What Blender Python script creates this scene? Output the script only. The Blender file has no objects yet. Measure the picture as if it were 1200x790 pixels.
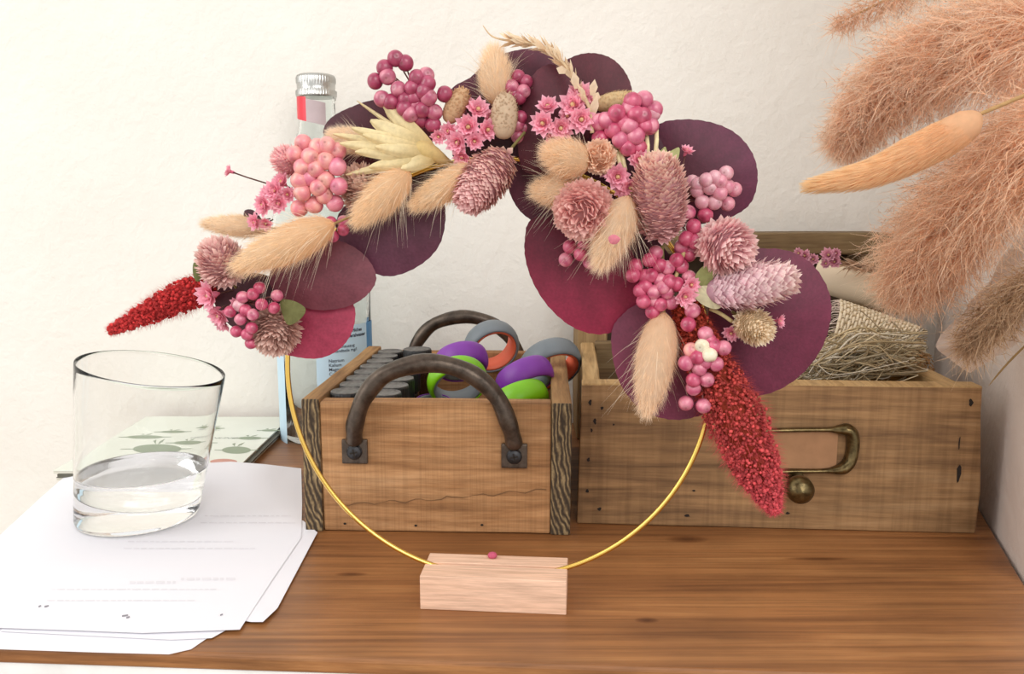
import bpy, math, random
import numpy as np
from mathutils import Vector, Matrix, noise
random.seed(7); rng = np.random.default_rng(7)
sc = bpy.context.scene; COL = sc.collection
PI = math.pi
# ------------------------------------------------------------------ camera
F = 1000.0; CU, CV = 600.0, 395.0; PITCH = math.atan(155 / F)
CAM = Vector((0, 0, .184))
FWD = Vector((0, math.cos(PITCH), -math.sin(PITCH))); UP = Vector((0, math.sin(PITCH), math.cos(PITCH))); RT = Vector((1, 0, 0))
cd = bpy.data.cameras.new('camera'); cam = bpy.data.objects.new('camera', cd); COL.objects.link(cam)
cam.location = CAM; cam.rotation_euler = (PI / 2 - PITCH, 0, 0)
cd.sensor_width = 36; cd.lens = 36 * F / 1200; cd.clip_start = .01; cd.clip_end = 50
sc.camera = cam

def ray(u, v): return FWD + RT * ((u - CU) / F) - UP * ((v - CV) / F)
def atz(u, v, z=0.0):
    r = ray(u, v); return CAM + r * ((z - CAM.z) / r.z)
def aty(u, v, y):
    r = ray(u, v); return CAM + r * ((y - CAM.y) / r.y)
def atp(u, v, p0, n):
    r = ray(u, v); return CAM + r * ((p0 - CAM).dot(n) / r.dot(n))
TH = math.radians(5.5)
WN = Vector((-math.sin(TH), -math.cos(TH), 0)); WP = Vector((-.008, .399, 0))
def W(u, v, o=0.0):            # a point of the wreath, o metres in front of the hoop's plane
    return atp(u, v, WP + WN * o, WN)
S = .395 / F                   # metres per photo pixel at the wreath
UV_R = Vector((math.cos(TH), -math.sin(TH), 0))

# ------------------------------------------------------------------ helpers
def lin(c):
    if isinstance(c, str):
        c = [int(c[i:i + 2], 16) / 255 for i in (0, 2, 4)]
    else: c = [x / 255 for x in c]
    return tuple(x / 12.92 if x <= .04045 else ((x + .055) / 1.055) ** 2.4 for x in c)
def mixc(a, b, t): return tuple(a[i] * (1 - t) + b[i] * t for i in range(3))

class MB:
    def __init__(s): s.V = []; s.F = []; s.C = []; s.M = []; s.n = 0
    def add(s, V, Fc, col=(1, 1, 1), mi=0):
        V = np.asarray([tuple(v) for v in V] if not isinstance(V, np.ndarray) else V, float).reshape(-1, 3)
        for f in Fc: s.F.append([i + s.n for i in f]); s.M.append(mi)
        s._c(V, col)
    def addq(s, V, Fc, col, mi=0):       # numpy faces
        s.F.extend((np.asarray(Fc) + s.n).tolist()); s.M.extend([mi] * len(Fc)); s._c(V, col)
    def _c(s, V, col):
        col = np.asarray(col, float)
        if col.ndim == 1: col = np.tile(col, (len(V), 1))
        s.V.append(V); s.C.append(col); s.n += len(V)

WL = {}
def link(name, data, parent=None, o=(0, 0, 0)):
    ob = bpy.data.objects.new(name, data); COL.objects.link(ob)
    o = Vector(o)
    if parent is not None:
        ob.parent = parent; ob.location = o - WL.get(parent.name, Vector())
    else: ob.location = o
    WL[ob.name] = o
    return ob
def build(name, mb, mats, parent=None, o=None, smooth=True, local=False):
    V = np.concatenate(mb.V); C = np.concatenate(mb.C)
    if o is None: o = Vector(V.mean(axis=0))
    o = Vector(o)
    me = bpy.data.meshes.new(name)
    me.from_pydata((V - np.array(o)).tolist(), [], mb.F)
    if not isinstance(mats, (list, tuple)): mats = [mats]
    for m in mats: me.materials.append(m)
    me.polygons.foreach_set('material_index', mb.M)
    me.polygons.foreach_set('use_smooth', [smooth] * len(me.polygons))
    at = me.color_attributes.new('Col', 'FLOAT_COLOR', 'POINT')
    at.data.foreach_set('color', np.concatenate([C, np.ones((len(C), 1))], 1).ravel())
    me.update()
    if local:                  # verts are in the parent's own (possibly rotated) frame
        ob = bpy.data.objects.new(name, me); COL.objects.link(ob); ob.parent = parent; ob.location = o
        return ob
    return link(name, me, parent, o)
def tag(o, label=None, cat=None, group=None, kind=None):
    if label: o['label'] = label
    if cat: o['category'] = cat
    if group: o['group'] = group
    if kind: o['kind'] = kind
    return o
def empty(name, loc, rz=0.0, label=None, cat=None, group=None):
    e = bpy.data.objects.new(name, None); COL.objects.link(e); e.location = loc; e.rotation_euler = (0, 0, rz)
    e.empty_display_size = .02
    WL[e.name] = Vector(loc)
    return tag(e, label, cat, group)

def frame(d):
    d = Vector(d).normalized(); a = Vector((0, 0, 1)) if abs(d.z) < .9 else Vector((1, 0, 0))
    x = d.cross(a).normalized(); y = d.cross(x).normalized()
    return x, y, d
def catmull(P, n, closed=False):
    P = np.asarray([tuple(p) for p in P], float); m = len(P); out = []
    segs = m if closed else m - 1
    for k in range(n):
        t = k / n * segs if closed else k / (n - 1) * segs
        i = min(int(t), segs - 1); f = t - i
        g = (lambda j: P[j % m]) if closed else (lambda j: P[max(0, min(m - 1, j))])
        a, b, c, d = g(i - 1), g(i), g(i + 1), g(i + 2)
        out.append(.5 * (2 * b + (c - a) * f + (2 * a - 5 * b + 4 * c - d) * f * f + (3 * b - a - 3 * c + d) * f ** 3))
    return np.array(out)
def tube(mb, P, R, ns=10, col=(1, 1, 1), mi=0, closed=False, cap=True, flat=1.0):
    P = [Vector(p) for p in P]; n = len(P)
    if not hasattr(R, '__len__'): R = [R] * n
    V = []; up = None
    for i in range(n):
        if closed: d = (P[(i + 1) % n] - P[i - 1]).normalized()
        else: d = (P[min(i + 1, n - 1)] - P[max(i - 1, 0)]).normalized()
        if up is None: x, y, _ = frame(d)
        else:
            y = (up - d * up.dot(d)).normalized(); x = y.cross(d)
        up = y
        for k in range(ns):
            a = 2 * PI * k / ns
            V.append(P[i] + x * math.cos(a) * R[i] + y * math.sin(a) * R[i] * flat)
    Fc = []
    for i in range(n if closed else n - 1):
        j = (i + 1) % n
        for k in range(ns):
            l = (k + 1) % ns
            Fc.append([i * ns + k, i * ns + l, j * ns + l, j * ns + k])
    if cap and not closed:
        Fc.append(list(range(ns))[::-1]); Fc.append([(n - 1) * ns + k for k in range(ns)])
    mb.add(V, Fc, col, mi)
def lathe(mb, prof, c=(0, 0, 0), ns=32, col=(1, 1, 1), mi=0, ax=None, rip=None):
    """prof: (r, h) list.  ax: axis vector."""
    x, y, d = frame(ax) if ax is not None else (Vector((1, 0, 0)), Vector((0, 1, 0)), Vector((0, 0, 1)))
    c = Vector(c); V = []; Fc = []
    for i, (r, h) in enumerate(prof):
        for k in range(ns):
            a = 2 * PI * k / ns
            rr = r * (rip(i, a) if rip else 1)
            V.append(c + x * math.cos(a) * rr + y * math.sin(a) * rr + d * h)
    for i in range(len(prof) - 1):
        for k in range(ns):
            l = (k + 1) % ns
            Fc.append([i * ns + k, i * ns + l, (i + 1) * ns + l, (i + 1) * ns + k])
    if prof[0][0] > 1e-6: Fc.append(list(range(ns))[::-1])
    if prof[-1][0] > 1e-6: Fc.append([(len(prof) - 1) * ns + k for k in range(ns)])
    mb.add(V, Fc, col, mi)
def box(mb, lo, hi, bev=.001, col=(1, 1, 1), mi=0, seg=1, cuts=0, wob=0.0, seed=0):
    import bmesh
    bm = bmesh.new(); bmesh.ops.create_cube(bm, size=1)
    lo = Vector(lo); hi = Vector(hi); s = hi - lo; c = (hi + lo) / 2
    for v in bm.verts: v.co = Vector((v.co.x * s.x, v.co.y * s.y, v.co.z * s.z)) + c
    if bev: bmesh.ops.bevel(bm, geom=bm.edges[:], offset=bev, segments=seg, profile=.6, affect='EDGES')
    if cuts:
        ax = max(range(3), key=lambda i: s[i])
        for k in range(1, cuts):
            co = c.copy(); co[ax] = lo[ax] + s[ax] * k / cuts
            no = Vector((0, 0, 0)); no[ax] = 1
            bmesh.ops.bisect_plane(bm, geom=bm.verts[:] + bm.edges[:] + bm.faces[:], plane_co=co, plane_no=no)
    if wob:
        for v in bm.verts:
            q = v.co * 22 + Vector((seed * 3.1, seed, 0))
            v.co += Vector((noise.noise(q), noise.noise(q + Vector((5, 0, 0))) * .5, noise.noise(q + Vector((0, 9, 0))))) * wob
    bm.verts.index_update()
    mb.add([v.co.copy() for v in bm.verts], [[v.index for v in f.verts] for f in bm.faces], col, mi); bm.free()
def strands(mb, root, d, L, bend, w, nseg=3, col=(1, 1, 1), cjit=.12, tipcol=None, mi=0, taper=.1):
    root = np.asarray(root, float); N = len(root); d = np.asarray(d, float); d = d / np.linalg.norm(d, axis=1, keepdims=True)
    L = np.broadcast_to(np.asarray(L, float), (N,))[:, None]; bend = np.broadcast_to(np.asarray(bend, float), (N, 3))
    w = np.broadcast_to(np.asarray(w, float), (N,))[:, None]
    side = np.cross(d, rng.normal(size=(N, 3))); side /= np.linalg.norm(side, axis=1, keepdims=True) + 1e-9
    s = np.linspace(0, 1, nseg + 1)
    P = [root + d * L * t + bend * L * t * t for t in s]
    V = np.zeros((N, nseg + 1, 2, 3))
    for i, t in enumerate(s):
        ww = w * .5 * (1 - (1 - taper) * t ** 1.5)
        V[:, i, 0] = P[i] - side * ww; V[:, i, 1] = P[i] + side * ww
    b = (np.arange(N) * (nseg + 1) * 2)[:, None, None]; i = (np.arange(nseg) * 2)[None, :, None]
    q = np.array([0, 1, 3, 2])[None, None, :]
    Fc = (b + i + q).reshape(-1, 4)
    col = np.asarray(col, float)
    if col.ndim == 1: col = np.tile(col, (N, 1))
    cv = col * (1 + rng.uniform(-cjit, cjit, (N, 1)))
    tc = cv if tipcol is None else np.asarray(tipcol, float)[None, :] * (1 + rng.uniform(-cjit, cjit, (N, 1)))
    C = cv[:, None, None, :] * (1 - s[None, :, None, None]) + tc[:, None, None, :] * s[None, :, None, None]
    C = np.broadcast_to(C, (N, nseg + 1, 2, 3))
    mb.addq(V.reshape(-1, 3), Fc, C.reshape(-1, 3), mi)
    return P

# ------------------------------------------------------------------ materials
def newmat(name):
    m = bpy.data.materials.new(name); m.use_nodes = True; nt = m.node_tree
    return m, nt, nt.nodes['Principled BSDF'], nt.nodes['Material Output']
def N(nt, t, **k):
    n = nt.nodes.new(t)
    for a, b in k.items():
        if hasattr(n, a): setattr(n, a, b)
        else: n.inputs[a.replace('_', ' ')].default_value = b
    return n
def ramp(nt, stops, interp='LINEAR'):
    r = nt.nodes.new('ShaderNodeValToRGB'); r.color_ramp.interpolation = interp
    e = r.color_ramp.elements
    while len(e) > 1: e.remove(e[-1])
    e[0].position = stops[0][0]; e[0].color = (*stops[0][1], 1)
    for p, c in stops[1:]:
        x = e.new(p); x.color = (*c, 1)
    return r
def mixn(nt, mode, fac, a, b):
    m = nt.nodes.new('ShaderNodeMix'); m.data_type = 'RGBA'; m.blend_type = mode
    for sock, val in ((0, fac), (6, a), (7, b)):
        if hasattr(val, 'is_linked') or hasattr(val, 'links'): nt.links.new(val, m.inputs[sock])
        elif sock == 0: m.inputs[0].default_value = val
        else: m.inputs[sock].default_value = (*val, 1)
    return m.outputs[2]
def bump(nt, bsdf, h, st=.3, dist=.001):
    b = nt.nodes.new('ShaderNodeBump'); b.inputs['Strength'].default_value = st; b.inputs['Distance'].default_value = dist
    nt.links.new(h, b.inputs['Height']); nt.links.new(b.outputs[0], bsdf.inputs['Normal'])
def coords(nt, scale=(1, 1, 1), rot=(0, 0, 0), kind='Object', loc=(0, 0, 0)):
    t = nt.nodes.new('ShaderNodeTexCoord'); m = nt.nodes.new('ShaderNodeMapping')
    m.inputs['Scale'].default_value = scale; m.inputs['Rotation'].default_value = rot; m.inputs['Location'].default_value = loc
    nt.links.new(t.outputs[kind], m.inputs[0]); return m.outputs[0]
def nz(nt, vec, sc_=1.0, det=6, rough=.6, dist=0.0):
    n = nt.nodes.new('ShaderNodeTexNoise'); n.inputs['Scale'].default_value = sc_; n.inputs['Detail'].default_value = det
    n.inputs['Roughness'].default_value = rough; n.inputs['Distortion'].default_value = dist
    nt.links.new(vec, n.inputs['Vector']); return n.outputs['Fac']
def plain(name, c, rough=.5, metal=0.0, var=.08, scale=60, bmp=0.0, **kw):
    m, nt, b, o = newmat(name); c = lin(c) if not (isinstance(c, tuple) and max(c) <= 1) else c
    f = nz(nt, coords(nt), scale, 4)
    r = ramp(nt, [(.3, tuple(x * (1 - var) for x in c)), (.7, tuple(min(1, x * (1 + var)) for x in c))])
    nt.links.new(f, r.inputs[0]); nt.links.new(r.outputs[0], b.inputs['Base Color'])
    b.inputs['Roughness'].default_value = rough; b.inputs['Metallic'].default_value = metal
    if bmp: bump(nt, b, f, bmp, .001)
    for k, v in kw.items(): b.inputs[k].default_value = v
    return m
def wood(name, cols, axis=0, stretch=(9, 130), saw=0.0, rough=.65, blotch=.5, bmp=.25, sawax=0, sawfreq=500, seed=0, spec=.3, big=1.0, knots=()):
    m, nt, b, o = newmat(name)
    s = [stretch[1]] * 3; s[axis] = stretch[0]
    v = coords(nt, s, loc=(seed * 1.7, seed * 2.3, seed * .9))
    g = nz(nt, v, 1, 8, .62, .6)
    r = ramp(nt, [(p, lin(c)) for p, c in cols]); nt.links.new(g, r.inputs[0])
    s2 = [stretch[1] * 3.5] * 3; s2[axis] = stretch[0] * 2
    f2 = nz(nt, coords(nt, s2), 1, 5, .7)
    r2 = ramp(nt, [(.35, (.62, .6, .58)), (.6, (1.05, 1.05, 1.05))]); nt.links.new(f2, r2.inputs[0])
    c = mixn(nt, 'MULTIPLY', .8, r.outputs[0], r2.outputs[0])
    f3 = nz(nt, coords(nt, tuple(x * .12 * big for x in (stretch[1],) * 3), loc=(seed, 0, 3)), 1, 4, .6)
    r3 = ramp(nt, [(.32, (.6, .56, .52)), (.62, (1.12, 1.1, 1.06))]); nt.links.new(f3, r3.inputs[0])
    c = mixn(nt, 'MULTIPLY', blotch, c, r3.outputs[0])
    h = g
    if saw:
        ss = [12] * 3; ss[sawax] = sawfreq
        f4 = nz(nt, coords(nt, ss, rot=(0, .03, .05)), 1, 3, .6)
        r4 = ramp(nt, [(.38, (.5, .47, .44)), (.55, (1.05, 1.05, 1.05))]); nt.links.new(f4, r4.inputs[0])
        c = mixn(nt, 'MULTIPLY', saw, c, r4.outputs[0])
    for (kx, ky, kl, kw) in knots:
        gt = nt.nodes.new('ShaderNodeTexGradient'); gt.gradient_type = 'SPHERICAL'
        vv = nt.nodes.new('ShaderNodeMapping'); vv.vector_type = 'TEXTURE'; vv.inputs['Location'].default_value = (kx, ky, 0); vv.inputs['Scale'].default_value = (kl, kw, 1)
        tt = nt.nodes.new('ShaderNodeTexCoord'); nt.links.new(tt.outputs['Object'], vv.inputs[0]); nt.links.new(vv.outputs[0], gt.inputs[0])
        rk = ramp(nt, [(0, (1, 1, 1)), (.35, (.6, .52, .46)), (.8, (.3, .22, .17))]); nt.links.new(gt.outputs['Fac'], rk.inputs[0])
        c = mixn(nt, 'MULTIPLY', .9, c, rk.outputs[0])
    nt.links.new(c, b.inputs['Base Color']); b.inputs['Roughness'].default_value = rough
    b.inputs['Specular IOR Level'].default_value = spec
    bump(nt, b, f2, bmp, .0006)
    return m
def plant(name, rough=.7, trans=.35, var=.12, scale=300, spec=.2, gloss=None):
    """a dried-plant surface: its own pigment per petal, with some light let through"""
    m, nt, b, o = newmat(name)
    a = nt.nodes.new('ShaderNodeAttribute'); a.attribute_name = 'Col'
    f = nz(nt, coords(nt), scale, 4)
    r = ramp(nt, [(.3, (1 - var,) * 3), (.7, (1 + var,) * 3)]); nt.links.new(f, r.inputs[0])
    c = mixn(nt, 'MULTIPLY', 1.0, a.outputs['Color'], r.outputs[0])
    nt.links.new(c, b.inputs['Base Color']); b.inputs['Roughness'].default_value = rough
    b.inputs['Specular IOR Level'].default_value = spec
    if trans:
        t = nt.nodes.new('ShaderNodeBsdfTranslucent'); nt.links.new(c, t.inputs[0])
        x = nt.nodes.new('ShaderNodeMixShader'); x.inputs[0].default_value = trans
        nt.links.new(b.outputs[0], x.inputs[1]); nt.links.new(t.outputs[0], x.inputs[2]); nt.links.new(x.outputs[0], o.inputs[0])
    return m
M_fluff = plant('fluff', .85, .5, .05, spec=.15)
M_petal = plant('dried_petal', .75, .3, .1, 500)
M_berry = plant('berry_skin', .3, 0, .25, 420, spec=.6)
M_stem = plant('dry_stem', .8, 0, .15, 400)
M_spike = plant('amaranth_red', .8, .2, .2, 600)
def leafmat():
    m, nt, b, o = newmat('preserved_leaf')
    a = nt.nodes.new('ShaderNodeAttribute'); a.attribute_name = 'Col'
    f = nz(nt, coords(nt), 55, 6, .65); r = ramp(nt, [(.3, (.78,) * 3), (.7, (1.18,) * 3)]); nt.links.new(f, r.inputs[0])
    c = mixn(nt, 'MULTIPLY', 1, a.outputs['Color'], r.outputs[0])
    f2 = nz(nt, coords(nt), 900, 3, .6); r2 = ramp(nt, [(.35, (.9,) * 3), (.65, (1.08,) * 3)]); nt.links.new(f2, r2.inputs[0])
    c = mixn(nt, 'MULTIPLY', 1, c, r2.outputs[0])
    nt.links.new(c, b.inputs['Base Color']); b.inputs['Roughness'].default_value = .55; b.inputs['Specular IOR Level'].default_value = .35
    bump(nt, b, f, .25, .002)
    t = nt.nodes.new('ShaderNodeBsdfTranslucent'); nt.links.new(c, t.inputs[0])
    x = nt.nodes.new('ShaderNodeMixShader'); x.inputs[0].default_value = .12
    nt.links.new(b.outputs[0], x.inputs[1]); nt.links.new(t.outputs[0], x.inputs[2]); nt.links.new(x.outputs[0], o.inputs[0])
    return m
M_leaf = leafmat()
def plaster(name, c1, c2):
    m, nt, b, o = newmat(name)
    v = coords(nt)
    f = nz(nt, v, 7, 4); r = ramp(nt, [(.3, lin(c1)), (.7, lin(c2))]); nt.links.new(f, r.inputs[0])
    nt.links.new(r.outputs[0], b.inputs['Base Color']); b.inputs['Roughness'].default_value = .9; b.inputs['Specular IOR Level'].default_value = .1
    h1 = nz(nt, coords(nt, (1, 1, 1), rot=(0, .6, 0)), 75, 4, .55, .3); h2 = nz(nt, v, 230, 3, .6)
    ad = nt.nodes.new('ShaderNodeMath'); ad.operation = 'MULTIPLY_ADD'; ad.inputs[1].default_value = .35
    nt.links.new(h2, ad.inputs[0]); nt.links.new(h1, ad.inputs[2])
    bump(nt, b, ad.outputs[0], .42, .0028)
    return m
M_wall = plaster('wall_plaster', 'e6e1d8', 'ece8e0')
M_wall_shaded = plaster('wall_plaster_shaded', 'd6c8be', 'dfd1c7')  # shade of the right wall put into its base colour, darker and pinkish
_a, _b = atz(0, 759), atz(1200, 797); FL_ = _a - (_b - _a).normalized() * .045
M_table = wood('table_wood', [(.22, '522f18'), (.4, '81522e'), (.55, '99653a'), (.75, 'b07c4c')], 0, (4, 100), rough=.42, blotch=.6, spec=.4, bmp=.15, knots=[(p[0] - FL_[0], p[1] - FL_[1], l, w) for p, l, w in ((atz(805, 632), .013, .006), (atz(412, 673), .009, .003), (atz(758, 727), .006, .003), (atz(960, 655), .02, .0025))])
M_crate = wood('crate_front_wood', [(.22, '754e30'), (.42, 'a5764c'), (.58, 'b98a5e'), (.8, 'cfa478')], 0, (10, 120), saw=.26, rough=.8, blotch=.6, sawax=0, sawfreq=900, bmp=.5)
M_crside = wood('crate_side_wood', [(.25, '6a4a2c'), (.45, '9a7247'), (.6, 'b18a5c'), (.8, 'c6a274')], 1, (10, 120), rough=.8, blotch=.5, bmp=.4, seed=3)
M_drawer = wood('drawer_wood', [(.25, '4e3822'), (.42, '846343'), (.55, '9c7750'), (.8, 'b6926a')], 0, (7, 100), saw=.32, rough=.75, blotch=.8, sawax=0, sawfreq=260, bmp=.4, seed=5, big=1.3)
M_drside = wood('drawer_side_wood', [(.25, '8a6a42'), (.45, 'b4905f'), (.8, 'd0ae7c')], 1, (10, 120), rough=.8, blotch=.5, seed=6)
M_old = wood('old_grey_wood', [(.25, '4a3a28'), (.45, '70593d'), (.6, '86704f'), (.8, '9a8564')], 0, (7, 110), rough=.8, blotch=.6, seed=8)
M_post = wood('post_wood', [(.25, '6f5536'), (.45, '957750'), (.8, 'b29468')], 2, (9, 120), rough=.8, blotch=.5, seed=9)
M_stand = wood('beech', [(.25, 'e4b899'), (.5, 'e8bea2'), (.75, 'edc7ac')], 0, (14, 160), rough=.6, blotch=.15, bmp=.08, seed=2)
def endgrain():
    m, nt, b, o = newmat('end_grain')
    w = nt.nodes.new('ShaderNodeTexWave'); w.wave_type = 'RINGS'; w.rings_direction = 'Y'
    w.inputs['Scale'].default_value = 130; w.inputs['Distortion'].default_value = 9; w.inputs['Detail'].default_value = 3; w.inputs['Detail Scale'].default_value = 1.2
    nt.links.new(coords(nt, (1, .2, .45), loc=(-.03, 0, -.03)), w.inputs[0])
    f = nz(nt, coords(nt, (500, 60, 260)), 1, 4, .7)
    mm = nt.nodes.new('ShaderNodeMath'); mm.operation = 'MULTIPLY'; nt.links.new(w.outputs['Fac'], mm.inputs[0]); nt.links.new(f, mm.inputs[1])
    r = ramp(nt, [(.02, lin('33271a')), (.25, lin('57452f')), (.45, lin('7a6546')), (.7, lin('a58d64'))]); nt.links.new(mm.outputs[0], r.inputs[0])
    nt.links.new(r.outputs[0], b.inputs['Base Color']); b.inputs['Roughness'].default_value = .9; bump(nt, b, mm.outputs[0], .6, .001)
    return m
M_end = endgrain()
M_gold = plain('brass_wire', (.83, .53, .12), .2, 1.0, .04, 30)
M_iron = plain('rusty_iron', '50453c', .36, .75, .5, 160, .4)
M_screw = plain('screw_steel', '3a3a3c', .35, .8, .1, 200)
M_brass = plain('aged_brass', '655638', .28, .9, .6, 260, .25)
M_dark = plain('dark_hole', '1d140c', .9)
M_card = plain('brown_card', '9a6f4c', .85, 0, .1, 120)
M_paper = plain('white_paper', 'e9e8ee', .85, 0, .015, 8)
M_white = plain('white_paint', 'eeedea', .6)
M_black = plain('black_lid', '0e0e0f', .5, 0, .3, 90)
M_lidsheen = plain('black_lid_sheen', '5c5854', .45, 0, .6, 330, .6)  # light reflected by the black lid tops, painted in as a greyer colour
M_jar = plain('amber_jar', '2a1a0e', .15)
M_cap = plain('aluminium', (.5, .5, .48), .3, 1.0, .05, 120)
M_red = plain('red_foil', 'd8293a', .35)
M_grey_foil = plain('grey_foil', 'b6a3a5', .5)
def glass(name, c=(1, 1, 1), ior=1.45, rough=0.0):
    m, nt, b, o = newmat(name)
    b.inputs['Base Color'].default_value = (*c, 1); b.inputs['Transmission Weight'].default_value = 1; b.inputs['IOR'].default_value = ior
    b.inputs['Roughness'].default_value = rough
    return m
M_glass = glass('clear_glass', (.99, .995, .99), 1.3); M_bottle = glass('bottle_glass', (.95, .985, .98), 1.12); M_water = glass('water', (.99, .995, 1), 1.33)

# ------------------------------------------------------------------ setting
def quadmesh(name, P, m, kind='structure', sub=1):
    mb = MB(); mb.add(P, [[0, 1, 2, 3]]); o = build(name, mb, m, smooth=False); o['kind'] = kind; return o
YW = .713
quadmesh('wall_back', [(-2.2, YW, -.9), (.8, YW, -.9), (.8, YW, 1.6), (-2.2, YW, 1.6)], M_wall)
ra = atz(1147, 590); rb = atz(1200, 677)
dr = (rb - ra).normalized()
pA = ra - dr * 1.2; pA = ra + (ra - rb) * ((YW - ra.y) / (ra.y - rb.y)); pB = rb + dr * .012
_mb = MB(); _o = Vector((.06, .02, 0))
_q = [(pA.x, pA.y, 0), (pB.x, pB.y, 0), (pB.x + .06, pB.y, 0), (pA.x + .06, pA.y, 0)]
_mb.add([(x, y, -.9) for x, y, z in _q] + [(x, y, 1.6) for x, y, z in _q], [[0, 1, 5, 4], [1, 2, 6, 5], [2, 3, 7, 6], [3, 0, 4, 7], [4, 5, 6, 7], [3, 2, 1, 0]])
build('wall_right', _mb, M_wall_shaded, smooth=False)['kind'] = 'structure'
quadmesh('floor', [(-2.2, -2, -.9), (1.5, -2, -.9), (1.5, YW, -.9), (-2.2, YW, -.9)], plain('floor_boards', '8d7a66', .6))
# sideboard: top board and white body
fl = atz(0, 759); fr = atz(1200, 797)
fd = (fr - fl).normalized()
FL = fl - fd * .045; FR = fr + fd * .02
side = empty('sideboard', ((FL + FR) / 2) * 1, 0, 'low white sideboard with a reddish-brown wooden top carrying everything', 'sideboard')
def prism(mb, pts, z0, z1, col=(1, 1, 1), mi=0):
    n = len(pts)
    mb.add([(p[0], p[1], z0) for p in pts] + [(p[0], p[1], z1) for p in pts],
           [list(range(n))[::-1], list(range(n, 2 * n))] + [[i, (i + 1) % n, n + (i + 1) % n, n + i] for i in range(n)], col, mi)
xr = lambda y: ra.x + (rb.x - ra.x) * (y - ra.y) / (rb.y - ra.y) - .0015
BL = Vector((-.315, YW - .003, 0)); BR = Vector((xr(YW) - .01, YW - .003, 0))
FRx = Vector((xr(FR.y), FR.y, 0))
out = [FL, FRx, Vector((xr(.5), .5, 0)), BR, BL]
import bmesh
def board(name, pts, z0, z1, m, parent, bev=.0015):
    bm = bmesh.new(); vs = [bm.verts.new((p[0], p[1], z0)) for p in pts]; f = bm.faces.new(vs)
    if f.normal.z < 0: f.normal_flip()
    bm.normal_update()
    e = bmesh.ops.extrude_face_region(bm, geom=[f]); bmesh.ops.translate(bm, verts=[v for v in e['geom'] if isinstance(v, bmesh.types.BMVert)], vec=(0, 0, z1 - z0))
    bmesh.ops.recalc_face_normals(bm, faces=bm.faces[:])
    if bev: bmesh.ops.bevel(bm, geom=bm.edges[:], offset=bev, segments=3, profile=.5, affect='EDGES')
    mb = MB(); bm.verts.index_update(); mb.add([v.co.copy() for v in bm.verts], [[v.index for v in f.verts] for f in bm.faces]); bm.free()
    return build(name, mb, m, parent, o=Vector(pts[0]) + Vector((0, 0, z0)), smooth=False)
top = board('table_top', out, -.0075, 0, M_table, side, .0018)
ins = [FL + Vector((.004, .0015, 0)), FRx + Vector((-.004, .0015, 0)), Vector((xr(.5) - .004, .5, 0)), BR + Vector((-.004, -.001, 0)), BL + Vector((.004, -.001, 0))]
board('cabinet_body', ins, -.9, -.0077, M_white, side, 0)

# ------------------------------------------------------------------ wooden crate (left)
def frame_from(pl, pr):
    d = pr - pl; return math.atan2(d.y, d.x), d.length
cl = atz(358, 623); cr = atz(668, 628); rz, wid = frame_from(cl, cr)
crH = aty(378, 471, cl.y).z; D_C = .182
crate = empty('wooden_crate', cl, rz, 'small rustic wooden crate with iron arch handles holding black-lidded jars and coloured rings', 'crate')
sx = wid / 312
tL = 21 * sx; tR = 23 * sx
mb = MB(); box(mb, (tL + .0002, .0012, .0005), (wid - tR - .0002, .0135, crH), .0012, cuts=16, wob=.0006, seg=2)
for (u, v) in ((405, 615), (489, 616), (567, 614)):
    x = (u - 358) * sx; z = (625 - v) * sx
    mb.add([(x + .0009 * math.cos(a), .0006, z + .0007 * math.sin(a)) for a in np.linspace(0, 2 * PI, 8, endpoint=False)], [list(range(8))], mi=1)
V_ = []
for i in range(41):
    u = 398 + i * 6.1; v = 592 - 22 * (i / 40) ** 1.2 + 1.6 * math.sin(i * 1.1) + random.uniform(-1, 1); hw_ = .5 * (.35 + abs(math.sin(i * .37)))
    V_ += [((u - 358) * sx, .0007, (625 - v + hw_) * sx), ((u - 358) * sx, .0007, (625 - v - hw_) * sx)]
mb.add(V_, [[2 * i, 2 * i + 1, 2 * i + 3, 2 * i + 2] for i in range(40)], mi=2)
build('front_board', mb, [M_crate, M_dark, plain('crack', '6b4a2c', .9)], crate, o=(wid / 2, 0, crH / 2), smooth=False, local=True)
def sideboard_(x0, x1, seed, h):
    mb = MB(); box(mb, (x0, .0, .0), (x1, D_C, h), .0012, cuts=14, wob=.0007, seed=seed, seg=2)
    for i, f in enumerate(mb.F):
        V = np.concatenate(mb.V)[f]
        if V[:, 1].max() < .004: mb.M[i] = 1
    build('side_board', mb, [M_crside, M_end], crate, o=((x0 + x1) / 2, D_C / 2, 0), smooth=False, local=True)
sideboard_(0, tL, 1, crH + .0012); sideboard_(wid - tR, wid, 2, crH)
mb = MB(); box(mb, (tL + .0002, D_C - .012, .0005), (wid - tR - .0002, D_C - .001, crH - .001), .001, cuts=12, wob=.0005, seed=4)
build('back_board', mb, M_crate, crate, o=(wid / 2, D_C, 0), smooth=False, local=True)
mb = MB(); box(mb, (tL + .0002, .0137, .001), (wid - tR - .0002, D_C - .0122, .007), .0003)
build('base_board', mb, M_crside, crate, o=(wid / 2, D_C / 2, 0), smooth=False, local=True)
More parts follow.
